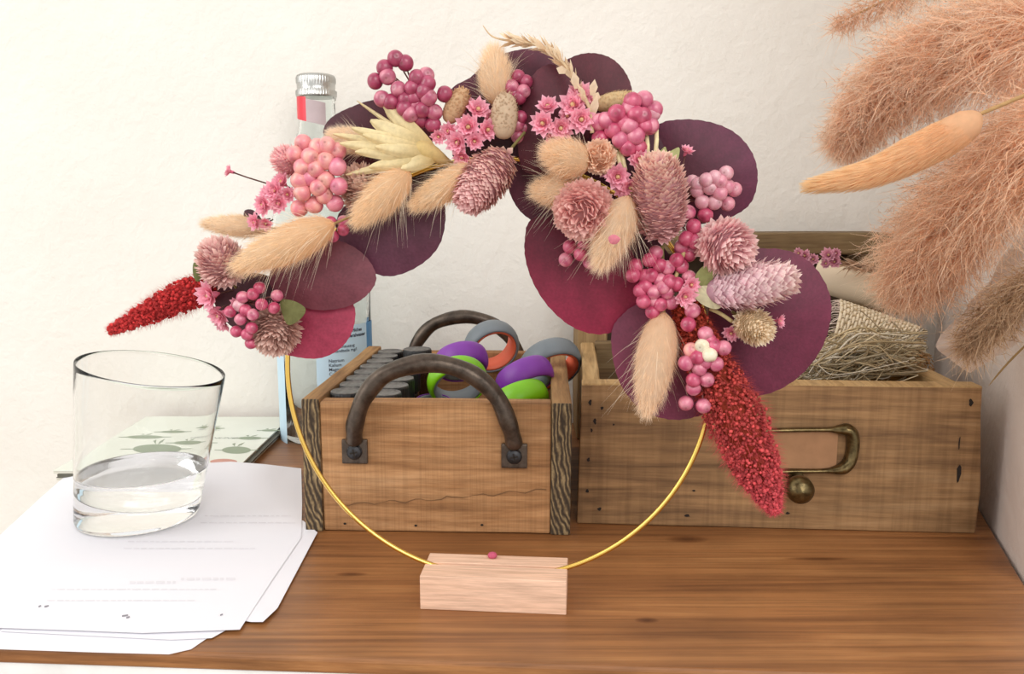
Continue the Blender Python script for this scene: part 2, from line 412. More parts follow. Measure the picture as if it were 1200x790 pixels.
def handle(yf, sgn):
    q = lambda u, v, off: Vector(((u - 358) * sx - .0005, yf + sgn * off, (625 - v) * sx))
    pts = [q(421, 513, .0022), q(422, 506, .0042), q(425, 488, .0062), q(437, 458, .0068), q(463, 431, .0068), (q(510, 419, .0068)), q(554, 429, .0068), q(585, 455, .0068), q(600, 488, .0062), q(605, 508, .0042), q(606, 516, .0022)]
    P = catmull(pts, 48); R = [.0052 + .0009 * math.sin(i * .9) * .3 - .0006 * abs(i - 23.5) / 24 for i in range(48)]
    R[0] = R[-1] = .0036; R[1] = R[-2] = .0045
    mb = MB(); tube(mb, P, R, 14)
    h = build('handle', mb, M_iron, crate, o=(wid / 2, yf, crH * .9), local=True); h['label'] = 'rusty iron arch handle'
    for u, v in ((421, 526), (606, 529)):
        mb = MB(); c = q(u, v, .0012)
        lo = c - Vector((15 * sx, .0012, 14.5 * sx)); hi = c + Vector((15 * sx, .0012, 14.5 * sx))
        box(mb, lo, hi, .0007, seg=2)
        t = build('mounting_plate', mb, M_iron, h, o=c - Vector((wid / 2, yf, crH * .9)), smooth=False, local=True)
        # plate mesh is in crate coordinates: shift it to the handle's frame
        t.data.transform(Matrix.Translation(-(Vector((wid / 2, yf, crH * .9)))))
        mb = MB(); lathe(mb, [(9 * sx, 0), (9 * sx, .0008), (7.5 * sx, .0016), (4 * sx, .0021), (0, .0022)], c + Vector((0, sgn * .0012, 0)), 20, ax=(0, sgn, 0))
        mb2 = c + Vector((0, sgn * .0034, 0))
        for a in (.2, .2 + PI / 2):
            e = Vector((math.cos(a), 0, math.sin(a))); f = Vector((-math.sin(a), 0, math.cos(a)))
            A = [mb2 + e * 4.5 * sx + f * sx, mb2 - e * 4.5 * sx + f * sx, mb2 - e * 4.5 * sx - f * sx, mb2 + e * 4.5 * sx - f * sx]
            mb.add(A, [[0, 1, 2, 3]], mi=1)
        s = build('screw', mb, [M_screw, M_dark], h, o=c - Vector((wid / 2, yf, crH * .9)), smooth=False, local=True)
        s.data.transform(Matrix.Translation(-(Vector((wid / 2, yf, crH * .9)))))
handle(.0008, -1); handle(D_C - .0008, 1)
cm = Matrix.Translation(cl) @ Matrix.Rotation(rz, 4, 'Z')
# jars
def jar_meshes(r, h):
    mb = MB(); lathe(mb, [(r * .82, 0), (r * .9, .002), (r * .9, h - .016), (r * .8, h - .012)], ns=24); 
    body = mb
    m2 = MB()
    rip = lambda i, a: 1 + (.018 * (1 if math.sin(a * 26) > 0 else -1) if i in (1, 2) else 0)
    lathe(m2, [(r * .985, h - .013), (r * .985, h - .012), (r * .985, h - .0015), (r * .96, h - .0004)], ns=104, rip=rip)
    lathe(m2, [(r * .96, h - .0004), (r * .94, h), (r * .90, h), (r * .88, h - .0003), (0, h - .0002)], ns=40, mi=1)
    return body, m2
jr = .0096
bodyb, lidb = jar_meshes(jr, .0700)
locs = []
inner_z = .0072
z_l = 0
for k in range(8): locs.append((tL + .0104 + .0005 * (k % 2), .0138 + jr + .0003 + k * .01945, 0))
for k in range(2): locs.append((tL + .0104 + .0225 + .001 * k, .0138 + jr + .001 + k * .0205, 1))
locs.append((tL + .0104 + .0220, .1500, 2)); locs.append((tL + .0104 + .0235, .0660, 1)); locs.append((tL + .0345, .0870, 1)); 
base_jar = None
jl = ['black-lidded jar nearest the front in the row along the crate\'s left board', 'second black-lidded jar from the front along the crate\'s left board', 'third black-lidded jar from the front along the crate\'s left board',
      'fourth black-lidded jar from the front along the crate\'s left board', 'fifth black-lidded jar from the front along the crate\'s left board', 'sixth black-lidded jar from the front along the crate\'s left board',
      'seventh black-lidded jar from the front along the crate\'s left board', 'rearmost black-lidded jar in the row along the crate\'s left board',
      'front jar with black ribbed lid in the inner row behind the iron handle', 'second inner-row black-lidded jar just behind the front one', 'taller wide black-lidded jar at the back below the rear handle',
      'third inner-row black-lidded jar beside the green ring', 'fourth inner-row black-lidded jar near the purple ring']
for i, (x, y, kind) in enumerate(locs):
    if base_jar is None:
        r0 = empty('jar', cm @ Vector((x, y, inner_z)), rz)
        b0 = build('jar_body', bodyb, M_jar, r0, o=(0, 0, 0), local=True); l0 = build('lid', lidb, [M_black, M_lidsheen], r0, o=(0, 0, 0), local=True)
        base_jar = (r0, b0, l0); r = r0
    else:
        r = base_jar[0].copy(); COL.objects.link(r); r.location = cm @ Vector((x, y, inner_z))
        for c in base_jar[1:]:
            d = c.copy(); COL.objects.link(d); d.parent = r
    if kind == 2: r.scale = (1.08, 1.08, 1.05)
    if kind == 1: r.scale = (.98, .98, .985)
    tag(r, jl[i], 'jar', 'black-lidded jars in the small crate')
# rings
def ring(name, c, ax, Ro, wd, th, mo, mi_, label, hint, squash=1.0):
    c = Vector(c); e = empty(name, c, 0, label, 'ring', 'coloured rubber rings in the small crate')
    x, y, d = frame(ax); 
    h = wd / 2
    def prof(ri, ro, hh, bul, n=10):
        # closed cross-section (r, h)
        pr = []
        for k in range(n + 1):
            a = -PI / 2 + PI * k / n
            pr.append((ro - bul + bul * math.cos(a), hh * math.sin(a)))
        pr += [(ri, hh * .97), (ri, -hh * .97), pr[0]]
        return pr
    def lat(pr):
        mb = MB(); ns = 64; V = []; Fc = []
        for i, (r, hh) in enumerate(pr[:-1]):
            for k in range(ns):
                a = 2 * PI * k / ns
                V.append(c + (x * math.cos(a) + y * math.sin(a) * squash) * r + d * hh)
        n = len(pr) - 1
        for i in range(n):
            for k in range(ns):
                l = (k + 1) % ns; j = (i + 1) % n
                Fc.append([i * ns + k, i * ns + l, j * ns + l, j * ns + k])
        mb.add(V, Fc); return mb
    build('outer_band', lat(prof(Ro - th, Ro, h, th * .95)), mo, e, o=c)
    build('inner_lining', lat(prof(Ro - th * 1.55, Ro - th * .98, h * .9, .0003)), mi_, e, o=c)
    return e
M_rg = plain('grey_rubber', '6f777d', .45, 0, .05, 90); M_rp = plain('purple_rubber', '7d2fa0', .45, 0, .05, 90)
M_rgr = plain('green_rubber', '7cc40c', .4, 0, .05, 90); M_cor = plain('coral_rubber', 'f2704e', .5, 0, .05, 90); M_gin = plain('grey_lining', '7e8488', .5)
def R_(u, v, y): return aty(u, v, y)
ring('rubber_ring', R_(576, 406, .612), (.30, -.80, -.38), .0205, .0150, .0036, M_rg, M_cor, 'grey rubber ring with coral lining leaning below the rear iron handle', 0)
ring('rubber_ring', R_(645, 427, .580), (.30, -.72, -.62), .0220, .0150, .0036, M_rg, M_cor, 'grey rubber ring with coral lining overhanging the crate\'s right board', 0)
ring('rubber_ring', R_(541, 424, .560), (.20, -.60, -.80), .0180, .0150, .0036, M_rp, M_gin, 'purple rubber ring on top of the green ring, beside the black lids', 0)
ring('rubber_ring', R_(536, 447, .535), (.22, -.78, -.55), .0195, .0125, .0032, M_rgr, M_gin, 'lime green rubber ring with grey lining seen through the front handle', 0)
ring('rubber_ring', R_(615, 444, .535), (.42, -.55, -.80), .0192, .0150, .0036, M_rp, M_gin, 'purple rubber ring lying over the green ring near the crate\'s right board', 0)
ring('rubber_ring', R_(609, 470, .522), (.34, -.52, -.80), .0188, .0145, .0036, M_rgr, M_gin, 'lime green rubber ring under the purple one, against the front board', 0)
ring('rubber_ring', R_(508, 476, .530), (.05, -.1, 1), .0130, .010, .003, M_rp, M_gin, 'purple rubber ring low in the crate below the hollow green ring', 0)

# ------------------------------------------------------------------ drawer (right)
dl = atz(676, 614); drr = atz(1145, 626); rz2, wd2 = frame_from(dl, drr)
dH = aty(690, 441, dl.y).z; D_D = .158; k2 = wd2 / 470
drawer = empty('storage_box', dl, rz2, 'long old wooden drawer with label holder and brass knob, full of dried craft materials', 'drawer')
px2 = lambda u, v, o=0.0: Vector(((u - 676) * k2, -o, (614 + (u - 676) * .0255 - v) * k2 * 1.0))
mb = MB()
# front board with slightly wavy right edge
bm = bmesh.new()
prof = [(676, 614), (680, 440), (800, 441), (930, 443), (1040, 446), (1138, 448), (1139, 480), (1143, 530), (1146, 575), (1144, 626)]
P = [px2(u, v) for u, v in prof]; P[0].z = .0003; P[-1].z = .0003
n = len(P)
V = [Vector((p.x, .0, p.z)) for p in P] + [Vector((p.x, .013, p.z)) for p in P]
for v in V: bm.verts.new(v)
bm.verts.ensure_lookup_table()
bm.faces.new([bm.verts[i] for i in range(n)][::-1]); bm.faces.new([bm.verts[n + i] for i in range(n)])
for i in range(n): bm.faces.new([bm.verts[j] for j in (i, (i + 1) % n, n + (i + 1) % n, n + i)])
bmesh.ops.recalc_face_normals(bm, faces=bm.faces[:])
bmesh.ops.bevel(bm, geom=[e for e in bm.edges], offset=.001, segments=2, profile=.6, affect='EDGES')
bm.verts.index_update(); mb.add([v.co.copy() for v in bm.verts], [[v.index for v in f.verts] for f in bm.faces]); bm.free()
V = np.concatenate(mb.V)
for i, f in enumerate(mb.F):
    if V[f][:, 2].min() > dH - .006: mb.M[i] = 2
for (u, v, w, h) in ((690, 463, 3, 5), (704, 470, 3, 3), (696, 486, 3, 5), (692, 497, 2, 4), (689, 533, 3, 4), (688, 572, 3, 4), (703, 595, 4, 3), (808, 603, 5, 3), (926, 600, 4, 2), (1126, 467, 4, 6), (718, 490, 2, 2), (1119, 552, 4, 17), (1117, 515, 1.2, 14), (815, 572, 3, 2)):
    c = px2(u, v, .0004)
    mb.add([c + Vector((w * .6 * k2 * math.cos(a) * (1 + .35 * math.sin(3 * a + u)), 0, h * .7 * k2 * math.sin(a) * (1 + .2 * math.cos(2 * a + v)))) for a in np.linspace(0, 2 * PI, 10, endpoint=False)], [list(range(10))], mi=1)
build('front_board', mb, [M_drawer, M_dark, M_drside], drawer, o=(wd2 / 2, 0, dH / 2), smooth=False, local=True)
for x0, x1, s in ((.003, .013, 1), (wd2 - .016, wd2 - .004, 2)):
    mb = MB(); box(mb, (x0, .0132, .0), (x1, D_D, dH - .006), .001, cuts=10, wob=.0006, seed=s)
    build('side_board', mb, M_drside, drawer, o=(x0, D_D / 2, 0), smooth=False, local=True)
mb = MB(); box(mb, (.0132, D_D - .01, .0), (wd2 - .0162, D_D, dH - .004), .001, cuts=10, wob=.0006, seed=5)
build('back_board', mb, M_old, drawer, o=(wd2 / 2, D_D, 0), smooth=False, local=True)
mb = MB(); box(mb, (.0132, .0132, .0005), (wd2 - .0162, D_D - .0102, .006), .0005)
build('base_board', mb, M_drside, drawer, o=(wd2 / 2, D_D / 2, 0), smooth=False, local=True)
# label holder
mb = MB()
x0, x1, z0, z1 = 862, 998, 549, 496
loop = [(870, 500), (890, 498), (930, 497), (975, 497), (990, 498), (995, 508), (995, 525), (990, 540), (975, 546), (930, 547), (890, 548), (870, 547), (865, 540), (863, 524), (865, 506)]
P = catmull([px2(u, v, .0022) for u, v in loop], 90, True)
R = []
for p in P:
    u = p[0] / k2 + 676; e = max(0, min(1, (u - 968) / 18)) + max(0, min(1, (890 - u) / 18)); R.append(.0018 + .0032 * e)
tube(mb, P, R, 10, closed=True, flat=.7)
lab = build('label_holder', mb, M_brass, drawer, o=px2(930, 522, .002), local=True)
mb = MB(); box(mb, px2(868, 543, .0009) , px2(979, 501, .0002) , .0001)
t = build('card', mb, M_card, lab, o=(0, 0, 0), smooth=False, local=True); t.data.transform(Matrix.Translation(-px2(930, 522, .002))); t['label'] = 'brown paper card in the holder'
mb = MB(); kc = px2(931, 563, .0)
lathe(mb, [(.0022, 0), (.0022, .003), (.0035, .005), (.0062, .0075), (.0078, .012), (.0074, .0165), (.0045, .0195), (0, .0205)], kc, 28, ax=(0, -1, .06))
box(mb, px2(921, 556, .0025), px2(941, 546, .0005), .0004)
kn = build('knob', mb, M_brass, drawer, o=kc, local=True); kn['label'] = 'round tarnished brass knob'

# ------------------------------------------------------------------ tall crate behind drawer
yT = .655
tl = aty(677, 430, yT); tr_ = aty(1046, 285, yT); zt = aty(900, 273, yT).z
tall = empty('wine_crate', (tl.x, yT, 0), 0, 'tall upright weathered wooden box standing behind the drawer against the wall', 'box')
def tb(name, lo, hi, m, s=0, b=.001): 
    mb = MB(); box(mb, lo, hi, b, cuts=8, wob=.0006, seed=s); return build(name, mb, m, tall, o=(Vector(lo) + Vector(hi)) / 2, smooth=False)
tb('side_post', (tl.x, yT, .0), (tl.x + 35 * yT / F, yT + .05, zt - .017), M_post, 1)
tb('side_post', (tr_.x - .02, yT, .0), (tr_.x, yT + .045, zt - .017), M_post, 2)
tb('top_rail', (tl.x, yT - .001, zt - .0165), (tr_.x, yT + .045, zt), M_old, 3)
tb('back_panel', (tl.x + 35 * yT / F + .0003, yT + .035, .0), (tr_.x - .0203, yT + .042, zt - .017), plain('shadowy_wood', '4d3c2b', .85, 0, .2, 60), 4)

# ------------------------------------------------------------------ drawer contents
def ribbon_strips():
    # woven openwork band: warp and weft strands crossing over and under
    c = [aty(972, 372, .585), aty(1066, 408, .560), aty(990, 356, .610), aty(978, 412, .555)]
    A, B, Cc, Dd = aty(985, 352, .585), aty(1078, 384, .565), aty(974, 408, .548), aty(1050, 420, .545)
    mb = MB(); n, m = 22, 11
    fn = lambda s, t: (A * (1 - s) + B * s) * (1 - t) + (Cc * (1 - s) + Dd * s) * t + Vector((0, -.012, .012)) * math.sin(PI * t) * .6
    tan, dk = lin('e6d5b8'), lin('ccb692')
    for i in range(n + 1):
        P = [fn(i / n, t / 22) + Vector((0, -.0006, .0005)) * math.cos(PI * (i + t / 2)) for t in range(23)]; tube(mb, P, .0011, 6, tan, flat=.6)
    for j in range(m + 1):
        P = [fn(s / 44, j / m) + Vector((0, -.0006, .0005)) * -math.cos(PI * (j + s / 2)) for s in range(45)]; tube(mb, P, .0010, 6, dk if j % 2 else tan, flat=.6)
    fr = []
    for i in range(40):
        fr.append(fn(-.02, i / 39))
    fr = np.array([tuple(f) for f in fr]); 
    strands(mb, fr, np.tile([-1, -.1, .1], (40, 1)) + rng.normal(size=(40, 3)) * .35, .010, (0, 0, -.3), .0006, 3, lin('ddc9bb'))
    return tag(build('woven_ribbon', mb, M_stem), 'tan openwork woven ribbon folded on top of the raffia in the drawer', 'ribbon')
ribbon_strips()
def raffia():
    mb = MB(); Nn = 620
    for i in range(Nn):
        u0 = random.uniform(925, 1010); v0 = random.uniform(412, 446); u1 = random.uniform(1025, 1088); v1 = random.uniform(402, 440)
        d0 = random.uniform(.505, .60)
        if i % 4 == 0: v1 = random.uniform(385, 405)
        a = aty(u0, v0, d0); b = aty(u1, v1, d0 + random.uniform(-.02, .03))
        for q in (a, b):
            q.y = max(.505, min(.625, q.y)); q.z = max(.05, min(q.z, .105))
        mid = (a + b) / 2 + Vector((random.gauss(0, .006), random.gauss(0, .006), random.gauss(.003, .008)))
        P = catmull([a, a * .7 + mid * .3 + Vector((0, 0, random.gauss(0, .003))), mid, b], 12)
        tube(mb, P, random.choice([.0003, .0004, .0006]), 4, (lambda f_, c_: tuple(x * f_ for x in c_))(random.uniform(.6, 1.15), lin(random.choice(['dccba9', 'cbb68f', 'ebdfc8', 'b39d78']))), cap=False)
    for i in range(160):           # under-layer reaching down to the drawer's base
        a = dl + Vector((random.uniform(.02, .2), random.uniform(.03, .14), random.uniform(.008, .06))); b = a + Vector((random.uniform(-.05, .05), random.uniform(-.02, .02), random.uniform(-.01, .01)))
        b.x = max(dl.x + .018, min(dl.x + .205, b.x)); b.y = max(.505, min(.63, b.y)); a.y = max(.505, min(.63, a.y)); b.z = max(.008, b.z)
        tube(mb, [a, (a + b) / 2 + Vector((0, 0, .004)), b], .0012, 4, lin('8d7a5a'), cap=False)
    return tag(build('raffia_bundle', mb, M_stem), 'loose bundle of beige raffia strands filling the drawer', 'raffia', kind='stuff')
raffia()
def roll():
    a = aty(955, 322, .628); b = aty(1062, 352, .60); mb = MB()
    d = (b - a).normalized(); L = (b - a).length
    pr = [(.0105, 0), (.0116, .0003), (.0116, L), (.0105, L), (.0102, 0.002), (.0105, 0)]
    lathe(mb, [(.0108, .0), (.0116, .0004), (.0116, L - .0004), (.0108, L)], a, 30, ax=d)
    return tag(build('paper_roll', mb, plain('cream_paper', 'd8c3a6', .8, 0, .05, 40)), 'cream paper roll lying behind the woven ribbon below the box rail', 'paper roll')
roll()
def seedhead(c, r, col, name, label, n=130):
    mb = MB(); c = Vector(c)
    for i in range(n):
        z = 1 - 2 * (i + .5) / n; a = i * 2.39996; q = Vector((math.sqrt(1 - z * z) * math.cos(a), math.sqrt(1 - z * z) * math.sin(a), z)) 
        p = c + q * r * random.uniform(.75, 1.0)
        x, y, d = frame(q); s = r * .2
        t = random.uniform(0, PI); e = x * math.cos(t) + y * math.sin(t); f = d.cross(e)
        mb.add([p - e * s, p + f * s * .6 + d * s * .5, p + e * s + d * s, p - f * s * .6 + d * s * .5], [[0, 1, 2, 3]], (lambda f_: tuple(v * f_ for v in lin(col)))(random.uniform(.6, 1.25)))
    tube(mb, [c, c + Vector((.005, .01, -.055))], .0009, 6, lin('8a7350'))
    return build(name, mb, M_petal)
tag(seedhead(aty(1074, 428, .535), .0095, 'a88258', 'dried_seed_head', ''), 'small brown crinkled dried seed head in the drawer\'s right corner', 'dried flower')
def sprig():
    mb = MB(); e = empty('dried_sprig', aty(1015, 312, .60), 0, 'dried pink-flowered grass sprig poking left from under the pampas plume', 'dried flower')
    P = catmull([aty(1060, 322, .60), aty(1015, 312, .60), aty(975, 304, .598), aty(932, 297, .596)], 20)
    tube(mb, P, .0006, 5, lin('8d6f55')); build('stem', mb, M_stem, e)
    mb = MB(); n = 260
    t = rng.uniform(0, 1, n); base = np.array(aty(1040, 316, .60))[None] * (1 - t[:, None]) + np.array(aty(996, 310, .598))[None] * t[:, None]
    d = np.array([[-1, -.1, .05]]) + rng.normal(size=(n, 3)) * .38
    strands(mb, base, d, rng.uniform(.006, .013, n), (0, 0, -.1), .0011, 3, lin('b68c70'), .3, lin('d9bda2')); build('grass_ear', mb, M_fluff, e)
    return e
SPR = sprig()

# ------------------------------------------------------------------ papers
def zl(u, v):   # the sheets ride up over the booklets behind
    a = max(0, min(1, (586 - v) / 36)); b = max(0, min(1, (352 - u) / 55)) * max(0, min(1, (u - 60) / 60)) if u > 60 else 0
    return .0062 * a * a * (3 - 2 * a) * (b * b * (3 - 2 * b))
def sheet(pts, z, label, corner=None, grid=26):
    P = np.array(pts, float); n = 120
    out = []
    # straight-edged outline, resampled
    m = len(P); per = [np.linalg.norm(P[(i + 1) % m] - P[i]) for i in range(m)]; T = sum(per)
    for i in range(m):
        q = max(2, int(n * per[i] / T))
        for k in range(q): out.append(P[i] + (P[(i + 1) % m] - P[i]) * k / q)
    out = np.array(out); c = out.mean(0); V = []; nr = 14
    V3 = []
    for r in range(1, nr + 1):
        for p in out:
            q = c + (p - c) * r / nr; zz = z + zl(*q)
            if corner:
                d = math.hypot(q[0] - corner[0], q[1] - corner[1]); 
                if d < corner[2]: zz += corner[3] * (1 - d / corner[2]) ** 2
            V3.append(atz(q[0], q[1], zz))
    k = len(out); Fc = []
    V3.append(atz(c[0], c[1], z + zl(*c))); ci = len(V3) - 1
    for i in range(k): Fc.append([ci, i, (i + 1) % k])
    for r in range(nr - 1):
        for i in range(k): Fc.append([r * k + i, (r + 1) * k + i, (r + 1) * k + (i + 1) % k, r * k + (i + 1) % k])
    mb = MB(); mb.add(V3, Fc)
    return tag(build('paper_sheet', mb, M_paper), label, 'paper', 'white papers stacked on the sideboard')
sheet([(-120, 757), (120, 765), (198, 767), (224, 761), (253, 741), (300, 640), (150, 600), (-30, 640)], .0003, 'lowest white paper sheet, reaching nearest the sideboard\'s front edge at left')
sheet([(0, 740), (200, 750), (248, 748), (264, 739), (300, 640), (100, 620)], .0007, 'white paper sheet showing only a narrow corner below the top sheet\'s front edge')
sheet([(150, 700), (294, 729), (308, 729), (325, 713), (372, 624), (355, 610), (300, 600)], .0011, 'white paper sheet fanned out to the right beneath the top sheet', (310, 728, 30, .001))
TS = sheet([(-150, 738), (0, 736), (90, 739), (167, 742), (281, 738), (316, 684), (353, 630), (354, 590), (353, 549), (310, 544), (270, 541), (235, 543), (160, 541), (96, 541), (50, 581), (0, 627)], .0015, 'topmost large white paper sheet under the water glass', (-150, 600, 40, 0))
# faint print on the top sheet
def textmesh(txt, size, font_shear=0.0, align='LEFT', res=2, bold=0.0):
    cu = bpy.data.curves.new('t', 'FONT'); cu.body = txt; cu.size = size; cu.shear = font_shear; cu.align_x = align; cu.resolution_u = res; cu.offset = bold
    ob = bpy.data.objects.new('t', cu); COL.objects.link(ob)
    bpy.context.view_layer.update()
    me = bpy.data.meshes.new_from_object(ob.evaluated_get(bpy.context.evaluated_depsgraph_get()))
    V = [v.co.copy() for v in me.vertices]; Fc = [list(p.vertices) for p in me.polygons]
    bpy.data.objects.remove(ob); bpy.data.meshes.remove(me); bpy.data.curves.remove(cu)
    return V, Fc
M_faint = plain('faint_print', 'e0dee4', .9); M_ink = plain('ink', '33384a', .8)
for v, u0, u1, hgt in ((604, 240, 335, 1.2), (612, 235, 345, 1.2), (634, 150, 270, 1.3), (642, 145, 300, 1.3), (677, 212, 266, 3), (681, 152, 205, 3), (690, 60, 250, 1.2), (703, 55, 230, 1.2)):
    u = u0; mb = MB()
    while u < u1:
        w = random.uniform(3, 11); V = [atz(u, v, .00165), atz(u + w, v, .00165), atz(u + w, v + hgt, .00165), atz(u, v + hgt, .00165)]
        mb.add(V, [[3, 2, 1, 0]]); u += w + random.uniform(1.5, 3)
    build('print_line', mb, M_faint, TS, smooth=False)
mb = MB(); 
for u, v, w in ((143, 721, 7), (148, 723, 4), (52, 710, 5), (45, 710, 3), (258, 720, 3)): mb.add([atz(u, v, .0017), atz(u + w, v - 1, .0017), atz(u + w, v + .6, .0017), atz(u, v + 2, .0017)], [[3, 2, 1, 0]])
build('ink_marks', mb, plain('grey_ink', '8a8890', .9), TS, smooth=False)

# ------------------------------------------------------------------ booklets
def booklets():
    a = atz(331, 498.5, .0075); 
    x1 = a.x - .001; y1 = YW - .012; w = .122; dep = YW - .012 - a.y + .118
    tilt = -.03
    lab = ['topmost pale booklet with green leaf drawings in the stack by the wall', 'dark-edged booklet in the middle of the stack by the wall', 'lowest booklet of the stack by the wall']
    mcov = plain('booklet_cover', 'e4e8dc', .5, 0, .03, 30); mdark = plain('booklet_edge', '5d5a4e', .6); mpg = plain('booklet_pages', 'd6d2c4', .8)
    for k in range(3):
        zb = .0049 - k * .0024; 
        dx = [0, .003, .0015][k]; dy = [0, -.001, .0005][k]
        root = empty('booklet', (x1 - w + dx, y1 - dep + dy, zb), tilt * (k == 0) * 0, lab[k], 'booklet', 'booklets stacked against the wall')
        mb = MB(); box(mb, (x1 - w + dx, y1 - dep + dy, zb), (x1 + dx - .0008, y1 + dy, zb + .0019), .0002); build('pages', mb, [mpg if k != 1 else mdark], root, smooth=False)
        mb = MB(); box(mb, (x1 - w + dx, y1 - dep + dy - .0003, zb + .00192), (x1 + dx, y1 + dy, zb + .0023), .00008); cv = build('cover', mb, mcov if k == 0 else mdark, root, smooth=False)
        if k == 0:
            Z = zb + .0024
            Pz = lambda u, v: atz(u, v, Z)
            mb = MB()
            def leafy(u, v, ru, rv):
                V = [Pz(u + ru * math.cos(t), v + rv * math.sin(t)) for t in np.linspace(0, 2 * PI, 28, endpoint=False)]; mb.add(V, [list(range(28))[::-1]])
                for s in (-1, 1): mb.add([Pz(u + s * ru * .98, v - .4), Pz(u + s * ru * 1.5, v - .3), Pz(u + s * ru * 1.5, v + .3), Pz(u + s * ru * .98, v + .5)], [[3, 2, 1, 0]] if s > 0 else [[0, 1, 2, 3]])
                mb.add([Pz(u + 1, v - rv * 1.0), Pz(u + 3, v - rv * 1.6), Pz(u + 10, v - rv * 2.2), Pz(u + 6, v - rv * 1.4)], [[3, 2, 1, 0]])
                mb.add([Pz(u - 2, v - rv), Pz(u - 5, v - rv * 1.7), Pz(u - 1, v - rv * 2)], [[2, 1, 0]])
            leafy(277, 527.5, 17, 4.2); leafy(293, 513.5, 14, 1.8); leafy(316, 504.5, 10, 1.2); leafy(185, 526, 30, 5.5); leafy(225, 519, 20, 2.2); leafy(170, 512, 22, 2); leafy(250, 502, 9, 1.4); leafy(205, 506, 16, 1.4)
            build('leaf_drawing', mb, plain('sage_print', '8f9c84', .6), cv, smooth=False)
            mb = MB(); mb.add([Pz(262 + 16 * math.cos(t), 541 + 3.2 * math.sin(t)) for t in np.linspace(0, 2 * PI, 24, endpoint=False)], [list(range(24))[::-1]])
            build('flower_drawing', mb, plain('pink_print', 'c98f80', .6), cv, smooth=False)
            mb = MB()
            V, Fc = textmesh('ORDNUNG', .0052, .35)
            mb.add([Vector((Pz(225, 514).x + p.x * 1.25, Pz(225, 514).y + p.y * 1.1 + p.x * -.02, Z + .00004)) for p in V], Fc)
            V, Fc = textmesh('NEU', .005, .35); mb.add([Vector((Pz(238, 505).x + p.x * 1.2, Pz(238, 505).y + p.y, Z + .00004)) for p in V], Fc)
            build('title_lettering', mb, plain('grey_print', '9aa09a', .7), cv, smooth=False)
booklets()

# ------------------------------------------------------------------ glass tumbler with water
def glass_thing():
    B = Vector((-.221, .503, .0018)); H = .0872
    cb = B; ct = Vector((aty(178, 431, .503).x, .503, aty(178, 431, .503).z))
    ct.x -= .0005
    q = atz(161, 606, .0018); cb = Vector((q.x, q.y, .0018)); B = cb; yg = q.y
    e = aty(178, 431, yg); ct = e
    def stn(s, inner=False):
        c = cb.lerp(ct, s) if s > 0 else cb.copy()
        r = .0338 + (.0405 - .0338) * s
        t = math.radians(min(1, s / .14) * 7.0 + s * 3.5)
        return c, r, t
    def ringv(s, dr=0.0, n=72, tz=1.0):
        c, r, t = stn(s); V = []
        for k in range(n):
            a = 2 * PI * k / n; q = Vector((math.cos(a) * (r + dr), math.sin(a) * (r + dr), 0))
            V.append(c + Vector((q.x * math.cos(t), q.y, -q.x * math.sin(t))))
        return V
    n = 72; root = empty('drinking_glass', cb, 0, 'slanted clear glass tumbler a third full of water on the papers', 'glass')
    rings = []
    c, r, t = stn(0); rings.append([cb + Vector((math.cos(2 * PI * k / n) * (r - .004), math.sin(2 * PI * k / n) * (r - .004), .0)) for k in range(n)])
    r1 = ringv(0, -.0008); r1 = [v + Vector((0, 0, .0012)) for v in r1]; rings.append(r1)
    for s in (.03, .08, .14, .25, .4, .6, .8, .97): rings.append(ringv(s, .0))
    top = ringv(1.0, -.0002); rings.append(top); rings.append(ringv(1.003, -.0005)); rings.append(ringv(1.0, -.0008))
    for s in (.97, .8, .6, .4, .28, .2): rings.append(ringv(s, -.0010))
    rings.append(ringv(.17, -.0035)); rings.append(ringv(.155, -.010)); rings.append(ringv(.15, -.022))
    V = [v for rg in rings for v in rg]; Fc = []
    for i in range(len(rings) - 1):
        for k in range(n): l = (k + 1) % n; Fc.append([i * n + k, i * n + l, (i + 1) * n + l, (i + 1) * n + k])
    Fc.append(list(range(n))[::-1]); Fc.append([(len(rings) - 1) * n + k for k in range(n)])
    mb = MB(); mb.add(V, Fc); build('glass_wall', mb, M_glass, root, o=cb)
    # water: inner bottom up to a level surface
    zw = aty(165, 549, yg).z; rg = [ringv(.1501, -.022), ringv(.1551, -.0099), ringv(.1701, -.0034), ringv(.2, -.0009)]
    lo = ringv(.2, -.0009); hi = ringv(.6, -.0009)
    for f in (.33, .66, .97, 1.0):
        R_ = []
        for a, b in zip(lo, hi):
            m = (zw - a.z) / (b.z - a.z); v = a.lerp(b, m * min(f, .985 if f < 1 else 1)); 
            if f == 1.0: v.z = zw
            if f == .97: v.z = zw - .0006
            R_.append(v)
        rg.append(R_)
    cw = sum(rg[-1], Vector()) / n
    rg.append([v.lerp(cw, .04) + Vector((0, 0, -.0003)) for v in rg[-1]])
    V = [v for r in rg for v in r]; Fc = []
    for i in range(len(rg) - 1):
        for k in range(n): l = (k + 1) % n; Fc.append([i * n + k, i * n + l, (i + 1) * n + l, (i + 1) * n + k])
    Fc.append(list(range(n))[::-1]); Fc.append([(len(rg) - 1) * n + k for k in range(n)])
    mb = MB(); mb.add(V, Fc); w = build('drinking_water', mb, M_water); tag(w, 'clear still water filling the lower part of the slanted tumbler', 'water', kind='stuff')
glass_thing()

